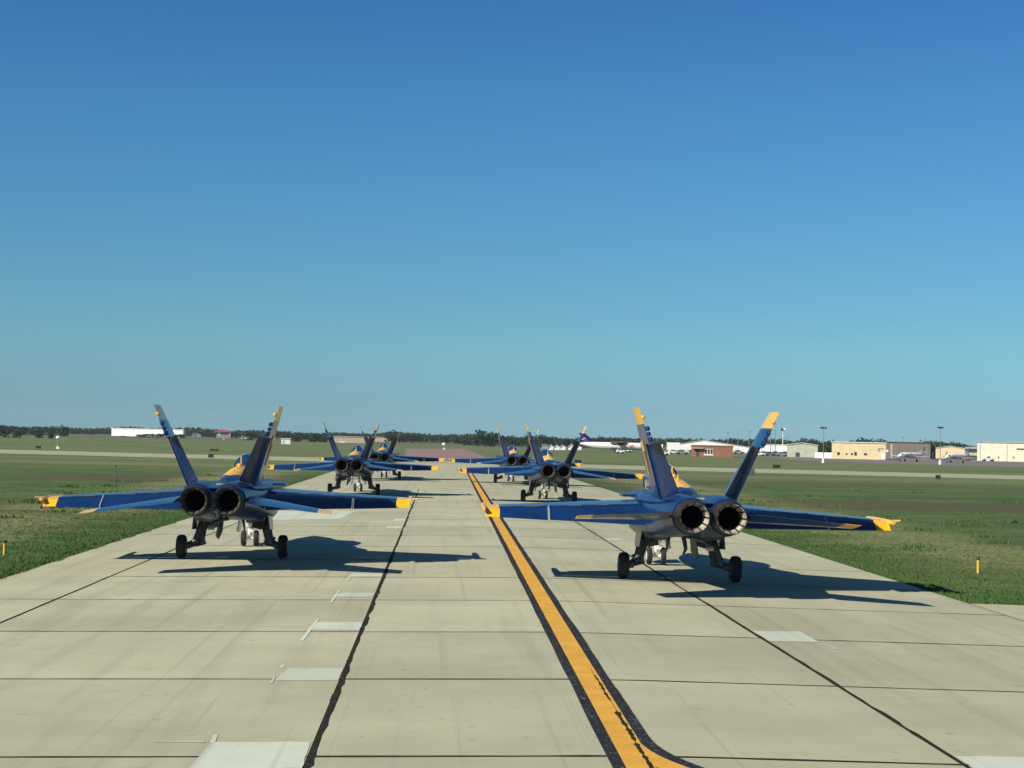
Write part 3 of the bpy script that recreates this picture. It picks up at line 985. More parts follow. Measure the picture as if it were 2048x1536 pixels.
def place_jet(o, px, Y, label, stab=None, yaw=0.0):
    x = x_at(px + 0.022 * 3.85 * FPX / Y, Y)              # the camera's roll, measured down at the wheels
    sgn = 1 if x > CROWN else -1
    tilt = sgn * math.atan(.015)
    o.location = (x, Y, gz(x))
    o.rotation_euler = (0, tilt, yaw)
    tag(o, label, "fighter jet", "six navy and yellow fighter jets taxiing in two files")
    if stab is not None:
        for ch in o.children:
            if ch.name.startswith("stabilator"): ch.rotation_euler = (R(stab), 0, 0)
            if stab < 0 and ch.name.startswith("nozzle"):                 # sunlit tone painted on the petals of this jet's open nozzles
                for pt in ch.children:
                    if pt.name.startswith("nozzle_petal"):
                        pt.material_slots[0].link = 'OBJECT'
                        pt.material_slots[0].material = M['petal_sunlit']

proto = make_jet()
jets = [
    (466, 50.0, "navy and yellow fighter jet taxiing, nearest jet of the left file", 2.5, R(1.0)),
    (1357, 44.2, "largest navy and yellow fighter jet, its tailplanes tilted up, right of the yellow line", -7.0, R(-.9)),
    (708, 105.0, "navy and yellow fighter jet in the middle of the left file", 3.0, 0.0),
    (1097, 97.0, "navy and yellow fighter jet in the middle of the right file", 3.0, 0.0),
    (764, 143.0, "navy and yellow fighter jet farthest ahead in the left file", 3.0, 0.0),
    (1027, 136.0, "navy and yellow fighter jet farthest ahead in the right file", 3.0, 0.0),
]
clones = [proto] + [copy_tree(proto) for _ in jets[1:]]
for o, (px, Y, lab, st, yw) in zip(clones, jets): place_jet(o, px, Y, lab, st, yw)

# ------------------------------------------------------------------ trees
def crown_mesh(seed, n=420, shape=(1, 1, 1)):
    r = random.Random(seed)
    verts, faces = [], []
    lobes = [(r.uniform(-.30, .30), r.uniform(-.30, .30), r.uniform(.34, .80), r.uniform(.18, .30)) for _ in range(8)] + [(0, 0, .55, .38), (.2, 0, .28, .32), (-.2, .1, .28, .32), (.05, -.2, .2, .3)]
    for _ in range(n):
        cx, cy, cz, rad = r.choice(lobes)
        d = Vector((r.gauss(0, 1), r.gauss(0, 1), r.gauss(0, 1))).normalized() * rad * r.uniform(.55, 1.05)
        c = Vector((cx, cy, cz)) + d
        if c.z < .03: c.z = .03 + r.random() * .2
        sz = r.uniform(.035, .085)
        q = Euler((r.uniform(0, 6.3), r.uniform(0, 6.3), r.uniform(0, 6.3))).to_matrix()
        o = len(verts)
        for k in range(4):
            a = k * math.pi / 2 + r.uniform(-.4, .4)
            verts.append(c + q @ Vector((sz * math.cos(a), sz * math.sin(a), r.uniform(-.02, .02))))
        faces.append((o, o + 1, o + 2, o + 3))
    me = bpy.data.meshes.new("crown")
    me.from_pydata([tuple(v) for v in verts], [], faces)
    me.materials.append(M['leaf'])
    return me
CROWNS = [crown_mesh(s) for s in (1, 2, 3, 4, 5, 6)]
tb = MB()
tb.path([(0, 0, -.02), (.01, 0, .2), (-.01, .01, .5)], [.035, .028, .012], 7)
tb.path([(.01, 0, .2), (.14, .05, .48)], [.02, .008], 5)
tb.path([(0, 0, .24), (-.13, -.06, .5)], [.018, .008], 5)
_t = tb.build("trunk", M['bark']); TRUNK = _t.data
bpy.data.objects.remove(_t)

def tree(px, top, Y, wpx, label, group=None, name="tree", cat="tree", zdrop=0):
    x = x_at(px, Y)
    H = z_at(px, top, Y) - GZ
    Wd = wpx / FPX * Y
    T = empty(name, (x, Y, GZ), random.uniform(0, 6.28))
    tag(T, label, cat, group)
    c = bpy.data.objects.new("crown", random.choice(CROWNS)); COL.objects.link(c); c.parent = T
    c.scale = (Wd / .98, Wd / .98, H * .95)
    t = bpy.data.objects.new("trunk", TRUNK); COL.objects.link(t); t.parent = T
    t.scale = (min(Wd, H) * .9, min(Wd, H) * .9, H)
    return T

ORD = ["leftmost", "second from left", "third from left", "fourth from left", "fifth from left", "sixth from left", "seventh from left", "eighth from left", "ninth from left", "tenth from left", "eleventh from left", "twelfth from left"]
def ordinal(things):
    """tell the members of a short row apart by their place in it"""
    if len(things) > 12: return
    things = sorted(things, key=lambda t: t.location.x / t.location.y)
    for t, w in zip(things, ORD): t["label"] = t["label"] + ", " + w

def tree_row(x0, x1, step, tops, Y0, Y1, label, group, wf=1.6, hv=4):
    px = x0
    made = []
    while px < x1:
        top = float(np.interp(px, [q[0] for q in tops], [q[1] for q in tops])) + random.uniform(-hv * .3, hv)
        made.append(tree(px, top, random.uniform(Y0, Y1), step * random.uniform(.9, 1.4) * wf, label, group))
        px += step * random.uniform(.7, 1.3)
    ordinal(made)

tree_row(-30, 140, 17, [(-30, 846), (15, 848), (60, 853), (100, 853), (140, 854)], 840, 960, "dark tree in the left edge clump", "trees at the left edge of the field", 1.6, 5)
tree(127, 849, 820, 22, "tall round tree standing out at the right end of the left clump")
_row = []
for px, top, w in ((8, 854, 26), (35, 862, 20), (79, 862, 22), (103, 863, 14)):
    _row.append(tree(px, top, 640, w, "round dark bush before the left tree clump", "bushes before the left clump", "bush", "bush"))
ordinal(_row)
tree_row(135, 420, 15, [(135, 858), (220, 858), (300, 855.5), (370, 859), (420, 859)], 1250, 1450, "distant tree behind the long white building", "distant trees behind the long white building", 1.7, 3)
_row = []
for px, top, w in ((283, 868, 20), (300, 866.5, 26), (318, 866.5, 26), (336, 866, 24), (352, 868, 20), (365, 867.5, 16), (247, 871.5, 14)):
    _row.append(tree(px, top, 930, w, "dark bush in front of the long white building", "bushes in front of the long white building", "bush", "bush"))
ordinal(_row)
tree_row(380, 660, 15, [(380, 858), (450, 860), (520, 862), (560, 860), (600, 862), (660, 864)], 1150, 1350, "tree among the far houses right of the red-roofed house", "trees among the far houses", 1.7, 5)
_row = []
for px, top, w in ((500, 860, 30), (600, 864, 26), (625, 866, 30), (645, 872, 22), (590, 872, 20), (705, 880, 14)):
    _row.append(tree(px, top, 820, w, "broad dark tree at the field edge left of the low beige building", "broad trees at the field edge"))
ordinal(_row)
tree_row(660, 800, 14, [(660, 865), (740, 866), (760, 864), (800, 862)], 1050, 1200, "tree behind the low beige building", "trees behind the low beige building", 1.7, 4)
tree(785, 859, 900, 34, "tall broad tree right of the low beige building")
tree_row(800, 940, 13, [(800, 866), (850, 864), (900, 869), (940, 870)], 1000, 1150, "distant tree beyond the pinkish asphalt", "distant trees beyond the pinkish asphalt", 1.8, 4)
tree_row(930, 1290, 11, [(930, 871), (950, 868), (1000, 866), (1040, 868), (1075, 866), (1100, 871), (1180, 872), (1290, 873)], 760, 880, "dark tree in the dense wood behind the purple tail", "trees in the dense wood", 2.0, 4)
tree(968, 856, 740, 34, "tallest dark tree of the wood, left one of a close pair", None)
tree(988, 860, 740, 28, "second tallest dark tree of the wood, right one of a close pair", None)
_row = []
for px, top, w in ((1320, 877, 18), (1343, 875, 22), (1366, 879, 10), (1404, 873.5, 11)):
    _row.append(tree(px, top, 800, w, "small dark tree showing over the pale gabled hangar roof", "trees over the gabled hangar"))
ordinal(_row)
tree_row(1435, 1518, 13, [(1435, 876), (1470, 871), (1518, 876)], 760, 860, "dark tree between gabled hangar and white shed", "trees right of the gabled hangar", 1.9, 3)
tree_row(1520, 1670, 13, [(1520, 878), (1550, 875), (1600, 879), (1620, 873), (1650, 879), (1670, 879)], 860, 960, "dark tree showing over the pale green building", "trees over the pale green building", 1.9, 3)
tree_row(1640, 1668, 9, [(1640, 889), (1668, 889)], 560, 580, "dark tree behind the low white wall", "trees behind the low white wall", 2.0, 3)
_row = []
for px, top, w in ((1708, 875, 32), (1727, 873.5, 34), (1743, 876, 22), (1765, 875, 30)):
    _row.append(tree(px, top, 700, w, "dark tree over the cream hangar roof", "trees over the cream hangar"))
ordinal(_row)
tree_row(1850, 1945, 12, [(1850, 880), (1868, 875), (1885, 880), (1915, 880), (1945, 887)], 760, 840, "dark tree showing over the yellow gabled building", "trees over the yellow building", 1.8, 2)

# far wood seen as one mass
def far_wood():
    mb_v, mb_f = [], []
    r = random.Random(21)
    for k in range(9000):
        px = r.uniform(-250, 2300)
        Y = r.uniform(1450, 1600)
        x = x_at(px, Y)
        top = horizon(px) - 1.5 + 2.2 * math.sin(px * .013) + 1.4 * math.sin(px * .045) - (.5 if px < 930 else 1)
        H = max(2.5, z_at(px, top, Y) - GZ)
        c = Vector((x, Y, GZ + H * r.random() ** .7))
        q = Euler((r.uniform(0, 6.3), r.uniform(0, 6.3), r.uniform(0, 6.3))).to_matrix()
        o = len(mb_v)
        s_ = r.uniform(1.2, 2.6)
        for a in range(4): mb_v.append(tuple(c + q @ Vector((s_ * math.cos(a * 1.57), s_ * math.sin(a * 1.57), 0))))
        mb_f.append((o, o + 1, o + 2, o + 3))
    me = bpy.data.meshes.new("far_wood"); me.from_pydata(mb_v, [], mb_f); me.materials.append(M['leaf'])
    o = bpy.data.objects.new("far_wood", me); COL.objects.link(o); tag(o, kind='stuff')
far_wood()

# ------------------------------------------------------------------ buildings
class Bld:
    """a building whose front wall spans px0..px1 with its foot at row `base` of the photo"""
    def __init__(s, name, px0, px1, base, top, label, depth=12, group=None, cat="building", Y=None, turn=None):
        pc = (px0 + px1) / 2
        s.Y = Y or y_of(pc, base)
        s.x0, s.x1 = x_at(px0, s.Y), x_at(px1, s.Y)
        s.w = s.x1 - s.x0
        s.h = z_at(pc, top, s.Y) - GZ
        s.d = depth
        rz = -math.atan2((s.x0 + s.x1) / 2, s.Y) if turn is None else turn
        s.w *= 1 / math.cos(rz) if abs(rz) < .3 else 1
        s.root = empty(name, ((s.x0 + s.x1) / 2 - depth / 2 * math.sin(rz), s.Y + depth / 2 * math.cos(rz), GZ), rz)
        tag(s.root, label, cat, group)
        s.k = s.Y / FPX
    def body(s, mat, h=None):
        h = h or s.h
        mb = MB(); mb.box((0, 0, h / 2), (s.w, s.d, h))
        s.wall = mb.build("wall", mat, s.root, 0)
        return s.wall
    def flat_roof(s, mat, t=.3, over=.25):
        mb = MB(); mb.box((0, 0, s.h + t / 2), (s.w + 2 * over, s.d + 2 * over, t))
        return mb.build("roof", mat, s.root, 0)
    def gable(s, mat_wall, mat_roof, eave, apex_f=.5):
        """gable end towards the camera; eave = fraction of the full height"""
        e = s.h * eave
        mb = MB()
        xa = -s.w / 2 + s.w * apex_f
        f = [(-s.w / 2, 0), (s.w / 2, 0), (s.w / 2, e), (xa, s.h - .12), (-s.w / 2, e)]
        mb.prism([(x, -s.d / 2, z) for x, z in f], (0, s.d, 0))
        s.wall = mb.build("wall", mat_wall, s.root, 0)
        rf = MB()
        for xs in (-s.w / 2 - .3, s.w / 2 + .3):
            ze = e - .3 * (s.h - e) / (s.w * .5) + .003
            rf.prism([(xs, -s.d / 2 - .3, ze), (xa, -s.d / 2 - .3, s.h - .1), (xa, -s.d / 2 - .3, s.h + .08), (xs, -s.d / 2 - .3, ze + .18)], (0, s.d + .6, 0))
        return rf.build("roof", mat_roof, s.root, 0)
    def item(s, name, px0, px1, py0, py1, mat, proud=.06, depth=.12, frame=None):
        """a window, door or the like on the front wall"""
        pc = (px0 + px1) / 2
        mid = (s.x0 + s.x1) / 2; kk = s.w / (s.x1 - s.x0)
        a = (x_at(px0, s.Y) - mid) * kk; c = (x_at(px1, s.Y) - mid) * kk
        z1 = z_at(pc, py0, s.Y) - GZ; z0 = max(.02, z_at(pc, py1, s.Y) - GZ)
        mb = MB(); mb.box(((a + c) / 2, -s.d / 2 - proud + depth / 2, (z0 + z1) / 2), (c - a, depth, z1 - z0))
        o = mb.build(name, mat, s.root, 0)
        if frame:
            fm = MB()
            t = .1
            y = -s.d / 2 - proud - .02
            for cx, cz, sx_, sz_ in (((a + c) / 2, z1 + t / 2, c - a + 2 * t, t), ((a + c) / 2, z0 - t / 2, c - a + 2 * t, t), (a - t / 2, (z0 + z1) / 2, t, z1 - z0), (c + t / 2, (z0 + z1) / 2, t, z1 - z0)):
                fm.box((cx, y, cz), (sx_, .1, sz_))
            fm.build("frame", frame, o, 0)
        return o

# long white building far left
b1 = Bld("long_building", 220, 369, 873.2, 858.5, "long brilliant white building with bushes before it, far left", 4, turn=R(-12))
b1.body(M['w_white']); b1.flat_roof(M['w_white'], .35)
# red-roofed house
b2 = Bld("red_roofed_house", 433, 461, 876, 860, "large far house with a red roof and a white gable", 14)
b2.body(M['w_grey'], b2.h * .72)
mb = MB(); e = b2.h * .72
mb.loft([[(-b2.w / 2 - 1.5, -b2.d / 2 - 1, e + .01), (b2.w / 2 + 1.2, -b2.d / 2 - 1, e + .01), (b2.w / 2 + 1.2, b2.d / 2 + 1, e + .01), (-b2.w / 2 - 1.5, b2.d / 2 + 1, e + .01)],
         [(-b2.w * .3, -1, b2.h), (b2.w * .3, -1, b2.h), (b2.w * .3, 1, b2.h), (-b2.w * .3, 1, b2.h)]])
mb.build("roof", M['roof_red'], b2.root, 0)
b2.item("window", 437, 441, 865, 871, M['white'])
b2.item("window", 458, 461, 865, 871, M['white'])
# small houses among the trees
for px0, px1, base, top, wm, rm, lab in (
    (483, 498, 877.5, 871.5, 'w_white', 'roof_pale', "small white house among trees right of the red-roofed house"),
    (516, 524, 871, 864.5, 'w_beige', 'roof_red', "tiny pinkish house beside the near left jet's right fin"),
    (445, 449, 880, 875.5, 'w_white', 'roof_pale', "tiny white shed below the red-roofed house"),
    (384, 402, 874, 866, 'w_grey', 'roof_grey', "grey far house just right of the long white building"),
    (404, 424, 872.5, 863, 'w_grey', 'roof_grey', "grey far house just left of the red-roofed house"),
    (466, 484, 873, 864, 'w_grey', 'roof_grey', "grey far house just right of the red-roofed house"),
    (578, 587, 875, 870, 'w_white', 'roof_pale', "tiny pale house between dark trees right of the white cabin"),
):
    q = Bld("house", px0, px1, base, top, lab, 9, None, "house")
    q.gable(M[wm], M[rm], .68)
    q.item("window", px0 + (px1 - px0) * .3, px0 + (px1 - px0) * .5, base - (base - top) * .5, base - (base - top) * .25, M['glass'])
b3 = Bld("white_cabin", 563, 581, 888.5, 877.5, "white cabin with a cream left half standing on the grass", 5, None, "cabin")
b3.body(M['w_white']); b3.flat_roof(M['white'], .2)
b3.item("door", 565, 568.5, 880.5, 887.5, M['w_cream'])
b4 = Bld("low_building", 668, 745, 886, 874, "low pinkish beige building behind the middle left jet", 15)
b4.body(M['w_beige']); b4.flat_roof(M['w_beige'], .3)
b4.item("door", 680, 690, 883, 888, M['white'])
b5 = Bld("low_wing", 747, 781, 884, 874.5, "short pinkish beige building right of the long low one", 12)
b5.body(M['w_beige']); b5.flat_roof(M['roof_grey'], .3)
# pale gabled hangar behind the brick building
b6 = Bld("gabled_hangar", 1338, 1502, 904.5, 880.5, "wide white hangar with a shallow gable behind the brick building", 30)
b6.gable(M['w_white'], M['roof_pale'], .45, .42)
for k in range(5): b6.item("door", 1345 + k * 32, 1345 + k * 32 + 1.2, 895, 904, M['roof_grey'])
b7 = Bld("brick_building", 1384, 1465, 914, 892.5, "low red brick building with white framed windows", 9)
b7.body(M['w_brick']); b7.flat_roof(M['w_brick'], .28, .15)
for k in range(3): b7.item("window", 1411 + 5.4 * k, 1414.6 + 5.4 * k, 898.5, 908, M['glass'], frame=M['white'])
b7.item("window_panel", 1408.6, 1427, 908.8, 911, M['white'], .1)
b7.item("door", 1394, 1399, 899, 912.5, M['trim'])
b7.item("canopy", 1386, 1408, 895.5, 897, M['w_beige'], 1.0, 1.1)
b8 = Bld("long_shed", 1512, 1576, 906, 889.5, "white shed of four tall door bays left of the pale green building", 14)
b8.body(M['w_white']); b8.flat_roof(M['roof_pale'], .25)
for px in (1523, 1545, 1550, 1564): b8.item("door_post", px, px + .9, 891, 905.5, M['roof_grey'])
b9 = Bld("pale_green_building", 1576, 1634, 914.5, 885.5, "pale green gabled metal building beside the white shed", 16)
b9.gable(M['w_green'], M['roof_pale'], .84)
b9.item("downpipe", 1609, 1610, 888, 913, M['roof_grey'])
b9.item("door", 1592, 1600, 905, 913.5, M['trim'])
b10 = Bld("low_white_wall", 1631, 1668, 916.5, 905, "low white wall between the pale green building and the cream hangar", 3, None, "wall")
b10.body(M['w_white'])
b11 = Bld("cream_hangar", 1667, 1768, 918.5, 886, "cream hangar with a row of small dark windows and a white door", 22)
b11.body(M['w_cream']); b11.flat_roof(M['roof_pale'], .3)
for a, c, t, q in ((1677.5, 1682, 904.5, 910), (1693, 1696.5, 906.5, 909.5), (1703, 1706.5, 906.5, 910), (1709.5, 1714, 904, 911), (1727.5, 1733, 906.5, 910.5)):
    b11.item("window", a, c, t, q, M['glass'])
for a, c, t, q in ((1753, 1757, 896, 902.5), (1758, 1763.5, 896, 898.5)): b11.item("sign", a, c, t, q, M['w_grey'])
b11.item("door", 1760, 1766.5, 906.5, 918, M['white'])
b12 = Bld("taupe_hangar", 1769, 1857, 917.5, 885.5, "taupe hangar behind the white propeller aircraft", 20)
b12.body(M['w_taupe']); b12.flat_roof(M['trim'], .25)  # wall colour darkened for the shaded side of the hangar
b12.item("door_post", 1784, 1787, 888, 916, M['w_beige'])
b12.item("notice", 1775.5, 1779.5, 900, 904, M['white'])
for k in range(5): b12.item("door_panel", 1790 + 13 * k, 1801.5 + 13 * k, 890, 916.5, M['w_taupe'])
b13 = Bld("dark_block", 1856, 1871, 917.5, 889, "narrow dark block between the taupe hangar and the yellow building", 14, None, "building", b12.Y + 2)
b13.body(M['trim'])  # plain dark block filling the narrow strip beside the hangar
b13.item("white_post", 1864.5, 1866.5, 904, 919, M['white'])
b14 = Bld("yellow_gabled_building", 1870, 1932, 917.5, 892, "pale yellow gabled building behind the second white aircraft", 16)
b14.gable(M['w_cream'], M['roof_pale'], .80)
b14.item("window", 1893, 1895, 904, 908, M['glass'])
b15 = Bld("open_shelter", 1931, 1959, 919, 892.5, "grey open shelter between the yellow building and the ivory hangar", 10, None, "shelter")
b15.body(M['trim'], b15.h * .80)  # solid dark box stands for the shaded inside
mb = MB(); mb.box((0, -.6, b15.h * .80 + .35), (b15.w, b15.d + 2, .7)); mb.build("roof", M['roof_grey'], b15.root, 0)
b15.item("panel", 1936, 1957, 899, 911, M['w_green'])
b16 = Bld("ivory_hangar", 1958.5, 2110, 923.5, 886.5, "large ivory hangar at the right edge with sliding doors", 26)
b16.body(M['w_ivory']); b16.flat_roof(M['roof_grey'], .3)
for px in (1964, 2015): b16.item("door_seam", px, px + 1., 888, 922.5, M['roof_grey'])
for px in (1998.5, 2027): b16.item("window", px, px + 2, 913, 917, M['glass'])
b16.item("ledge", 2033, 2090, 897, 898.5, M['w_taupe'], .4, .5)

# white tents and parked white things left of the cargo aircraft
for i, (a, c, t, lab) in enumerate(((1097.5, 1106.5, 889.5, "white tent leftmost of a row of small white tents"), (1108, 1119.5, 890, "white tent second from left in the tent row"), (1120, 1131.5, 890, "white tent third from left in the tent row"),
                                    (1136.5, 1150, 888.5, "largest white tent, fourth from left in the row"), (1152, 1163, 891, "white tent beside the dark right fin of the middle jet"))):
    q = Bld("tent", a, c, 900, t, lab, 3, "small white tents", "tent")
    q.gable(M['white'], M['white'], .55)
q = Bld("grey_shed", 1084, 1096, 899, 890, "small grey shed left of the white tents", 4, None, "shed"); q.body(M['w_grey']); q.flat_roof(M['roof_grey'], .2)

# box trailers beside the gabled hangar
for a, c, base, t, lab in ((1312, 1326, 905, 888.5, "white box trailer right behind the near right jet's left fin"), (1334, 1360, 905, 885, "tall white box trailer left of the gabled hangar"), (1361, 1386, 904, 891, "long white box trailer beside the brick building")):
    q = Bld("box_trailer", a, c, base, t, lab, 3, "white box trailers", "trailer")
    mb = MB(); mb.box((0, 0, .9 + (q.h - .9) / 2), (q.w, q.d, q.h - .9)); mb.build("cargo_box", M['white'], q.root, 0)
    ch = MB(); ch.box((0, 0, .78), (q.w * .95, 1.0, .22)); ch.build("chassis", M['trim'], q.root, 0)
    for s_ in (-1, 1):
        for k in (.55, .8):
            w_ = MB(); w_.lathe('y', (q.w * .5 * k, s_ * (q.d / 2 - .25), .45), [(-.14, .43), (.14, .43)], 14); w_.build("wheel", M['tyre'], q.root)

# ------------------------------------------------------------------ vehicles
def car(px, base, length, mat, label, group=None, pickup=False, face=1, cat="car"):
    Y = y_of(px, base)
    x = x_at(px, Y)
    T = empty("pickup_truck" if pickup else "parked_car", (x, Y, GZ + .02))
    tag(T, label, cat, group)
    L, Wd = length, 1.9
    k = L / 4.6
    mb = MB()
    pr = [(-2.3, .45), (-2.28, .85), (-2.1, .98), (-1.0, 1.02), (1.0, 1.0), (2.15, .92), (2.3, .75), (2.3, .4)] if not pickup else [(-2.3, .5), (-2.28, 1.0), (-.6, 1.05), (1.0, 1.05), (2.1, .98), (2.3, .8), (2.3, .45)]
    mb.prism([(face * a * k, -Wd / 2, z) for a, z in pr], (0, Wd, 0)); mb.build("body", mat, T, 20)
    cb = MB()
    cp = [(-1.9, 1.0), (-1.4, 1.48), (.2, 1.5), (1.0, 1.0)] if not pickup else [(-.7, 1.04), (-.6, 1.62), (.5, 1.62), (1.15, 1.04)]
    cb.prism([(face * a * k, -Wd / 2 + .12, z) for a, z in cp], (0, Wd - .24, 0)); cb.build("cabin", mat, T, 20)
    wn_ = MB()
    wp = [(-1.65, 1.05), (-1.33, 1.42), (.12, 1.43), (.75, 1.05)] if not pickup else [(-.55, 1.1), (-.5, 1.54), (.42, 1.54), (.92, 1.1)]
    wn_.prism([(face * a * k, -Wd / 2 + .10, z) for a, z in wp], (0, Wd - .20, 0)); wn_.build("window", M['glass'], T, 0)
    for a in (-1.45, 1.4):
        for s_ in (-1, 1):
            w_ = MB(); w_.lathe('y', (face * a * k, s_ * (Wd / 2 - .1), .36), [(-.13, .28), (-.12, .36), (.12, .36), (.13, .28)], 16); w_.build("wheel", M['tyre'], T)
    return T
car(1976, 922.5, 4.3, M['white'], "white pickup truck parked before the ivory hangar", None, True, -1, "pickup")
car(1518, 912, 4.4, M['white'], "white car parked behind the near right jet's right fin", None)
car(1325, 911, 4.4, M['white'], "white car on the grass edge just right of the near right jet's blue rudder")
car(1349, 908.5, 4.2, M['white'], "white car parked before the tall white box trailer")
car(1365, 909, 4.2, M['hub'], "grey car parked before the long white box trailer")
car(1241, 907.5, 2.6, M['white'], "small white van parked under the cargo aircraft", None, False, 1, "van")
car(1255, 904.5, 3.0, M['white'], "white car parked under the nose of the cargo aircraft")
car(1478, 908, 4.2, M['hub'], "grey car parked right of the brick building")
for i, (px, base, mt) in enumerate(((1530, 911, 'hub'), (1541, 912.5, 'box_grey'), (1553, 911, 'pole'), (1564, 913, 'hub'), (1573, 911.5, 'box_grey'))):
    car(px, base, 3.8, M[mt], "grey car parked before the white door bays", "grey cars parked before the white shed")
# red ground cart
Y = y_of(1936, 922); T = empty("tow_cart", (x_at(1936, Y), Y, GZ + .02)); tag(T, "small red tow cart under the tail of the second white aircraft", "cart")
mb = MB(); mb.prism([(-.7, -.5, .3), (.7, -.5, .3), (.7, -.5, .7), (.2, -.5, .75), (.1, -.5, 1.15), (-.7, -.5, 1.15)], (0, 1, 0)); mb.build("body", M['red'], T, 0)
for a in (-.45, .45):
    w_ = MB(); w_.lathe('y', (a, -.45, .2), [(-.08, .2), (.08, .2)], 12); w_.lathe('y', (a, .45, .2), [(-.08, .2), (.08, .2)], 12); w_.build("wheel", M['tyre'], T)

# ------------------------------------------------------------------ parked white propeller aircraft
def prop_plane(px, base, label, rz, L=13.5):
    Y = y_of(px, base)
    T = empty("propeller_aircraft", (x_at(px, Y), Y, GZ + .02), rz)
    tag(T, label, "aircraft", "white propeller aircraft on the apron")
    k = L / 13.5
    def rx(x, cz, ry, rz_): return [(x * k, ry * math.cos(a) * k, (cz + rz_ * math.sin(a)) * k) for a in [2 * math.pi * i / 16 for i in range(16)]]
    fb = MB()
    secs = [(-6.6, 1.55, .05, .05), (-6.2, 1.6, .35, .3), (-5.4, 1.75, .62, .55), (-4.5, 1.95, .78, .78), (-3, 2.0, .84, .86), (2.2, 2.0, .84, .86), (4.2, 2.15, .6, .66), (6.0, 2.45, .25, .32), (6.7, 2.55, .05, .1)]
    fb.loft([rx(*q) for q in secs])
    fb.build("fuselage", M['white'], T, 50)
    st = MB()
    for s_ in (-1, 1): st.box((-.2 * k, s_ * .80 * k, 1.66 * k), (8.4 * k, .12 * k, .42 * k))
    st.build("stripe", M['w_grey'], T, 0)
    wd = MB()
    for s_ in (-1, 1):
        wd.prism([(-5.35 * k, s_ * .57 * k, 2.18 * k), (-4.5 * k, s_ * .70 * k, 2.18 * k), (-4.55 * k, s_ * .62 * k, 2.48 * k), (-5.0 * k, s_ * .5 * k, 2.48 * k)], (0, s_ * .06, 0))
    wd.build("windscreen", M['glass'], T, 0)
    for i in range(6):
        for s_ in (-1, 1):
            w_ = MB(); w_.box(((-3 + i * .95) * k, s_ * .82 * k, 2.25 * k), (.34 * k, .06 * k, .3 * k)); w_.build("window", M['glass'], T, 0)
    for s_ in (-1, 1):
        wg = MB()
        wg.panel((-1.2 * k, s_ * .6 * k, 1.4 * k), (1.1 * k, s_ * .6 * k, 1.4 * k), (-.6 * k, s_ * 7.2 * k, 1.75 * k), (.4 * k, s_ * 7.2 * k, 1.75 * k), .28 * k, .12 * k, 0, 0, (0, 0, 1))
        wo_ = wg.build("wing", M['white'], T, 40)
        en = MB(); en.loft([[(x * k, (s_ * 2.3 + r * math.cos(a)) * k, (1.6 + r * math.sin(a)) * k) for a in [2 * math.pi * i / 12 for i in range(12)]] for x, r in ((-2.6, .2), (-2.3, .36), (-.6, .42), (1.4, .3), (2.0, .1))])
        eo = en.build("engine", M['w_grey'], wo_, 50)
        pr = MB()
        for q in range(4):
            a = q * math.pi / 2 + .4
            pr.box((-2.72 * k, (s_ * 2.3 + .62 * math.cos(a)) * k, (1.6 + .62 * math.sin(a)) * k), (.05 * k, .14 * k, 1.2 * k), (math.pi / 2 - a, 0, 0))
        pr.ball((-2.75 * k, s_ * 2.3 * k, 1.6 * k), .18 * k, 8, (1.5, 1, 1))
        pr.build("propeller", M['trim'], wo_, 0)
        lg = MB(); lg.tube((-.2 * k, s_ * 2.3 * k, 1.5 * k), (0, s_ * 2.3 * k, .4 * k), .09 * k, .07 * k, 8); lg.build("main_leg", M['hub'], T)
        w_ = MB(); w_.lathe('y', (0, s_ * 2.3 * k, .36 * k), [(-.15 * k, .28 * k), (-.12 * k, .36 * k), (.12 * k, .36 * k), (.15 * k, .28 * k)], 14); w_.build("wheel", M['tyre'], T)
        tp = MB(); tp.panel((4.7 * k, s_ * .1, 3.0 * k), (6.2 * k, s_ * .1, 3.0 * k), (5.5 * k, s_ * 2.4 * k, 3.05 * k), (6.3 * k, s_ * 2.4 * k, 3.05 * k), .14 * k, .08 * k, 0, 0, (0, 0, 1)); tp.build("tailplane", M['white'], T, 40)
    fn_ = MB(); fn_.panel((3.6 * k, 0, 2.5 * k), (6.4 * k, 0, 2.6 * k), (6.0 * k, 0, 4.7 * k), (7.1 * k, 0, 4.7 * k), .22 * k, .12 * k, 0, 0, (0, 1, 0)); fn_.build("tail_fin", M['w_green'], T, 40)
    ng = MB(); ng.tube((-5.0 * k, 0, 1.5 * k), (-5.1 * k, 0, .3 * k), .07 * k, .06 * k, 8); ng.build("nose_leg", M['hub'], T)
    w_ = MB(); w_.lathe('y', (-5.1 * k, 0, .28 * k), [(-.1 * k, .28 * k), (.1 * k, .28 * k)], 12); w_.build("nose_wheel", M['tyre'], T)
    return T
prop_plane(1822, 923.5, "white propeller aircraft parked before the taupe hangar", R(35), 12.2)
prop_plane(1914, 926, "white propeller aircraft parked before the yellow building, right one of the two", R(37), 11.8)

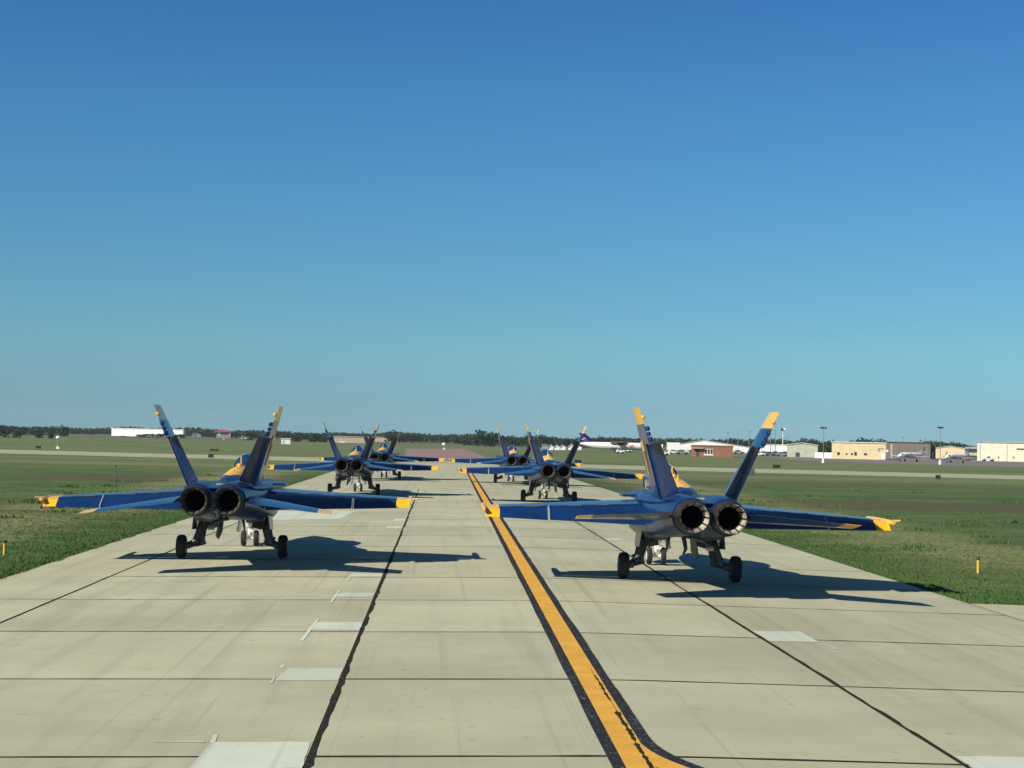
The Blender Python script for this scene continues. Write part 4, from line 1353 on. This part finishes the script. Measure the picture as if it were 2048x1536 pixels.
# ------------------------------------------------------------------ cargo aircraft with the purple tail
Y = y_of(1220, 904.5)
T = empty("cargo_aircraft", (x_at(1158, Y), Y, GZ + .02), R(0))
tag(T, "white cargo aircraft with a purple tail, its nose hidden by the near right jet", "aircraft")
s1 = FPX / Y
zc = z_at(1220, 892, Y) - GZ
fb = MB()
def rr_(x, cz, r): return [(x, r * math.cos(a), cz + r * math.sin(a) * .95) for a in [2 * math.pi * i / 18 for i in range(18)]]
fb.loft([rr_(x, zc + dz, r) for x, dz, r in ((-.3, .7, .12), (2.0, .5, .7), (4.5, .2, 1.15), (7, 0, 1.38), (21, 0, 1.38), (24, -.1, 1.15), (25.6, -.35, .6), (26.2, -.5, .1))])
fb.build("fuselage", M['white'], T, 50)
tf = MB()
ztop = z_at(1160, 865, Y) - GZ
tf.panel((6.6, 0, zc + .55), (2.0, 0, zc + .5), (1.7, 0, ztop), (-.3, 0, ztop), .5, .25, 0, 0, (0, 1, 0))
tfo = tf.build("tail_fin", M['purple'], T, 40)
mk = MB()
zm = z_at(1167, 879, Y) - GZ
for s_ in (-1, 1):
    mk.prism([(1.1, s_ * .19, zm - .25), (2.4, s_ * .19, zm + .35), (2.2, s_ * .19, zm + .65), (.9, s_ * .19, zm + .05)], (0, s_ * .05, 0))
mk.build("tail_mark", M['pink_mark'], tfo, 0)
tp = MB(); tp.box((.9, 0, ztop + .08), (1.6, 5.4, .14)); tp.build("tailplane", M['white'], T, 0)
xm = x_at(1257, Y) - T.location.x
lm = MB()
for s_ in (-1, 1): lm.prism([(xm, s_ * 1.30, zc - .35), (xm + 2.0, s_ * 1.30, zc - .35), (xm + 1.7, s_ * 1.30, zc + .45), (xm + .3, s_ * 1.30, zc + .45)], (0, s_ * .12, 0))
lm.build("fuselage_mark", M['orange_mark'], T, 0)
wg = MB()
for s_ in (-1, 1): wg.panel((15.2, s_ * .3, zc + 1.35), (12.4, s_ * .3, zc + 1.35), (14.4, s_ * 11.5, zc + 1.45), (12.9, s_ * 11.5, zc + 1.45), .4, .2, 0, 0, (0, 0, 1))
wg.build("wing", M['hub'], T, 40)
for s_ in (-1, 1):
    en = MB(); en.lathe('x', (0, s_ * 4, zc + .9), [(10.6, .15), (11.5, .55), (14.5, .62), (16.2, .5), (16.6, .2)], 14); eo = en.build("engine", M['trim'], T, 50)  # dark colour stands for engines lying in shadow
    pr = MB()
    for q_ in range(6):
        a = q_ * math.pi / 3
        pr.box((16.7, s_ * 4 + .95 * math.cos(a), zc + .9 + .95 * math.sin(a)), (.06, .2, 1.9), (math.pi / 2 - a, 0, 0))
    pr.build("propeller", M['trim'], eo, 0)
    lg = MB(); lg.tube((13, s_ * 1.4, zc - .9), (13, s_ * 2.0, .5), .15, .12, 8); lg.box((13, s_ * 1.3, zc - 1.1), (3.6, .8, .9)); lg.build("main_leg", M['trim'], T)  # gear painted dark for the shadow under the wing
    w_ = MB(); w_.lathe('y', (13, s_ * 2.0, .48), [(-.2, .4), (-.15, .48), (.15, .48), (.2, .4)], 14); w_.build("wheel", M['tyre'], T)
ng = MB(); ng.tube((23.5, 0, zc - .8), (23.6, 0, .4), .1, .09, 8); ng.lathe('y', (23.6, 0, .38), [(-.25, .38), (.25, .38)], 12); ng.build("nose_leg", M['trim'], T)

# ------------------------------------------------------------------ poles, signs, markers
def flood_pole(px, base, head, label):
    Y = y_of(px, base); H = z_at(px, head, Y) - GZ
    T = empty("flood_light_pole", (x_at(px, Y), Y, GZ)); tag(T, label, "light pole", "flood light poles at the apron edge")
    mb = MB(); mb.tube((0, 0, .2), (0, 0, H), .10, .06, 8); mb.build("pole", M['pole'], T)
    bs = MB(); bs.lathe('z', (0, 0, 0), [(0, .38), (.35, .32), (1.15, .20)], 12); bs.build("footing", M['white'], T)
    cr = MB(); cr.box((0, 0, H), (1.5, .1, .1)); cr.build("cross_arm", M['pole'], T, 0)
    for a in (-.6, -.1, .45):
        l = MB(); l.box((a, -.12, H + .05), (.4, .35, .3), (.5, 0, 0)); l.build("flood_light", M['trim'], T, 0)
flood_pole(1647, 925.5, 856, "tall flood light pole on a white footing before the cream hangar")
flood_pole(1880.5, 929, 855.5, "tall flood light pole on a white footing before the yellow building")
def util_pole(px, top, Y, label, arm=True, group="thin utility poles over the roofs"):
    H = z_at(px, top, Y) - GZ
    T = empty("utility_pole", (x_at(px, Y), Y, GZ)); tag(T, label, "pole", group)
    mb = MB(); mb.tube((0, 0, -.1), (0, 0, H), .16, .10, 7); mb.build("pole", M['pole'], T)
    if arm:
        a = MB(); a.box((0, 0, H - .3), (1.7, .12, .16)); a.build("cross_arm", M['pole'], T, 0)
for px, top, Y, lab in ((1455.5, 863, 690, "thin pole with a cross arm over the trees left of the near right fin"), (1475.5, 862.5, 700, "thin pole second from left over the trees"), (1498, 861, 690, "thin pole just left of the near right fin's tip"),
                   (1541, 868, 720, "thin short pole just right of the near right fin"), (1550.5, 860, 700, "thin pole left of the white topped beacon"), (1575, 873, 720, "short thin pole right of the white topped beacon"),
                   (1806.5, 873.5, 720, "thin pole standing over the taupe hangar roof"), (1851, 876, 720, "thin short pole over the right end of the taupe hangar")):
    util_pole(px, top, Y, lab)
Y = 640; T = empty("beacon_tower", (x_at(1565.5, Y), Y, GZ)); tag(T, "slim beacon tower with a white and dark head over the white shed", "beacon")
H = z_at(1565, 859, Y) - GZ
mb = MB(); mb.tube((0, 0, 0), (0, 0, H), .2, .12, 8); mb.build("mast", M['white'], T)
mb = MB(); mb.tube((-.8, 0, H), (.1, 0, H), .5, .5, 10); mb.build("lamp_housing", M['trim'], T)
mb = MB(); mb.tube((.12, 0, H), (.9, 0, H), .55, .55, 10); mb.build("lamp_housing", M['white'], T)

def field_sign(px0, px1, top, base, mat, label, name="airfield_sign", cat="sign", legs=True, group=None):
    pc = (px0 + px1) / 2
    Y = y_of(pc, base); w = (px1 - px0) / FPX * Y; H = z_at(pc, top, Y) - GZ
    T = empty(name, (x_at(pc, Y), Y, GZ)); tag(T, label, cat, group)
    z0 = .22 * H
    mb = MB(); mb.box((0, 0, (z0 + H) / 2), (w, .25, H - z0)); mb.box((0, -.14, (z0 + H) / 2), (w * .92, .04, (H - z0) * .86)); mb.build("panel", mat, T, 0)
    lg = MB()
    for a in (-.36, .36): lg.tube((a * w, 0, 0), (a * w, 0, z0 + .02), .05, .05, 6)
    lg.build("leg", M['pole'], T)
field_sign(418, 428.5, 908, 917, M['sign_black'], "black airfield sign at the runway edge, left of the near left jet's canopy")
field_sign(73, 83, 891.5, 898.5, M['sign_black'], "black airfield sign on the grass beyond the runway, far left")
field_sign(421, 438, 898, 902.5, M['sign_black'], "flat dark sign beyond the runway above the square one")
field_sign(1150, 1164, 920, 927.5, M['sign_black'], "dark airfield sign by the runway behind the middle right jet")
field_sign(1546.5, 1561, 929.5, 937.5, M['sign_black'], "wide dark airfield sign beyond the runway, right of the near right fin")
field_sign(1498, 1510, 937, 954, M['box_grey'], "grey airfield equipment box close behind the near right fin", "equipment_box", "equipment box")
field_sign(1872, 1881.5, 950, 959.5, M['sign_black'], "small black airfield sign on the near side of the runway, right")
field_sign(562, 602, 929, 937, M['red'], "long red airfield sign behind the middle left jet's left wing")
def nav_post(px, top, base, wpx, label, group=None):
    Y = y_of(px, base); H = z_at(px, top, Y) - GZ; w = wpx / FPX * Y
    T = empty("marker_post", (x_at(px, Y), Y, GZ)); tag(T, label, "marker", group)
    mb = MB(); mb.tube((0, 0, 0), (0, 0, H - w * .4), .09, .08, 8); mb.build("post", M['hub'], T)
    bs = MB(); bs.box((0, 0, .25), (.6, .6, .5)); bs.build("footing", M['white'], T, 0)
    hd = MB(); hd.ball((0, 0, H - w * .5), w / 2, 10, (1.2, 1, .9)); hd.build("head", M['white'], T)
nav_post(888.5, 885, 899, 7, "white headed marker beside the pinkish asphalt strip")
nav_post(117, 871, 898, 8, "white headed marker on the grass at the far left")
def edge_marker(px, top, base, label):
    Y = y_of(px, base); H = z_at(px, top, Y) - GZ
    T = empty("edge_marker", (at(px, base).x, Y, GZ)); tag(T, label, "marker post", "yellow marker posts on the grass")
    mb = MB(); mb.tube((0, 0, 0), (0, 0, H * .78), .042, .042, 10); mb.build("post", M['post_yellow'], T)
    c = MB(); c.lathe('z', (0, 0, H * .78), [(0, .055), (H * .06, .06), (H * .16, .05), (H * .22, .02)], 10); c.build("lamp_cap", M['trim'], T)
edge_marker(8.5, 1079, 1110, "yellow marker post with a dark cap at the left edge of the photo")
edge_marker(1956, 1112, 1147, "yellow marker post with a dark cap on the right grass")
Y = y_of(234, 964); T = empty("thin_stake", (x_at(234, Y), Y, GZ)); tag(T, "thin dark stake in the grass above the near left jet's wing", "stake")
H = z_at(234, 932, Y) - GZ
mb = MB(); mb.tube((0, 0, 0), (0, 0, H), .05, .04, 7); mb.build("post", M['box_grey'], T)
mb = MB(); mb.box((0, 0, H), (.14, .1, .16)); mb.build("cap", M['trim'], T, 0)

# ------------------------------------------------------------------ air
hz = MB(); hz.box((0, 900, 11.), (5200, 2400, 24.))
hm = bpy.data.materials.new("thin_air"); hm.use_nodes = True
hn = hm.node_tree; hn.nodes.clear()
vo = hn.nodes.new("ShaderNodeVolumePrincipled")
vo.inputs["Color"].default_value = (.80, .90, 1.0, 1)
vo.inputs["Density"].default_value = 0.00007
vo.inputs["Anisotropy"].default_value = 0.0
ho_ = hn.nodes.new("ShaderNodeOutputMaterial")
hn.links.new(vo.outputs[0], ho_.inputs["Volume"])
tag(hz.build("haze", hm, smooth=0), kind='stuff')
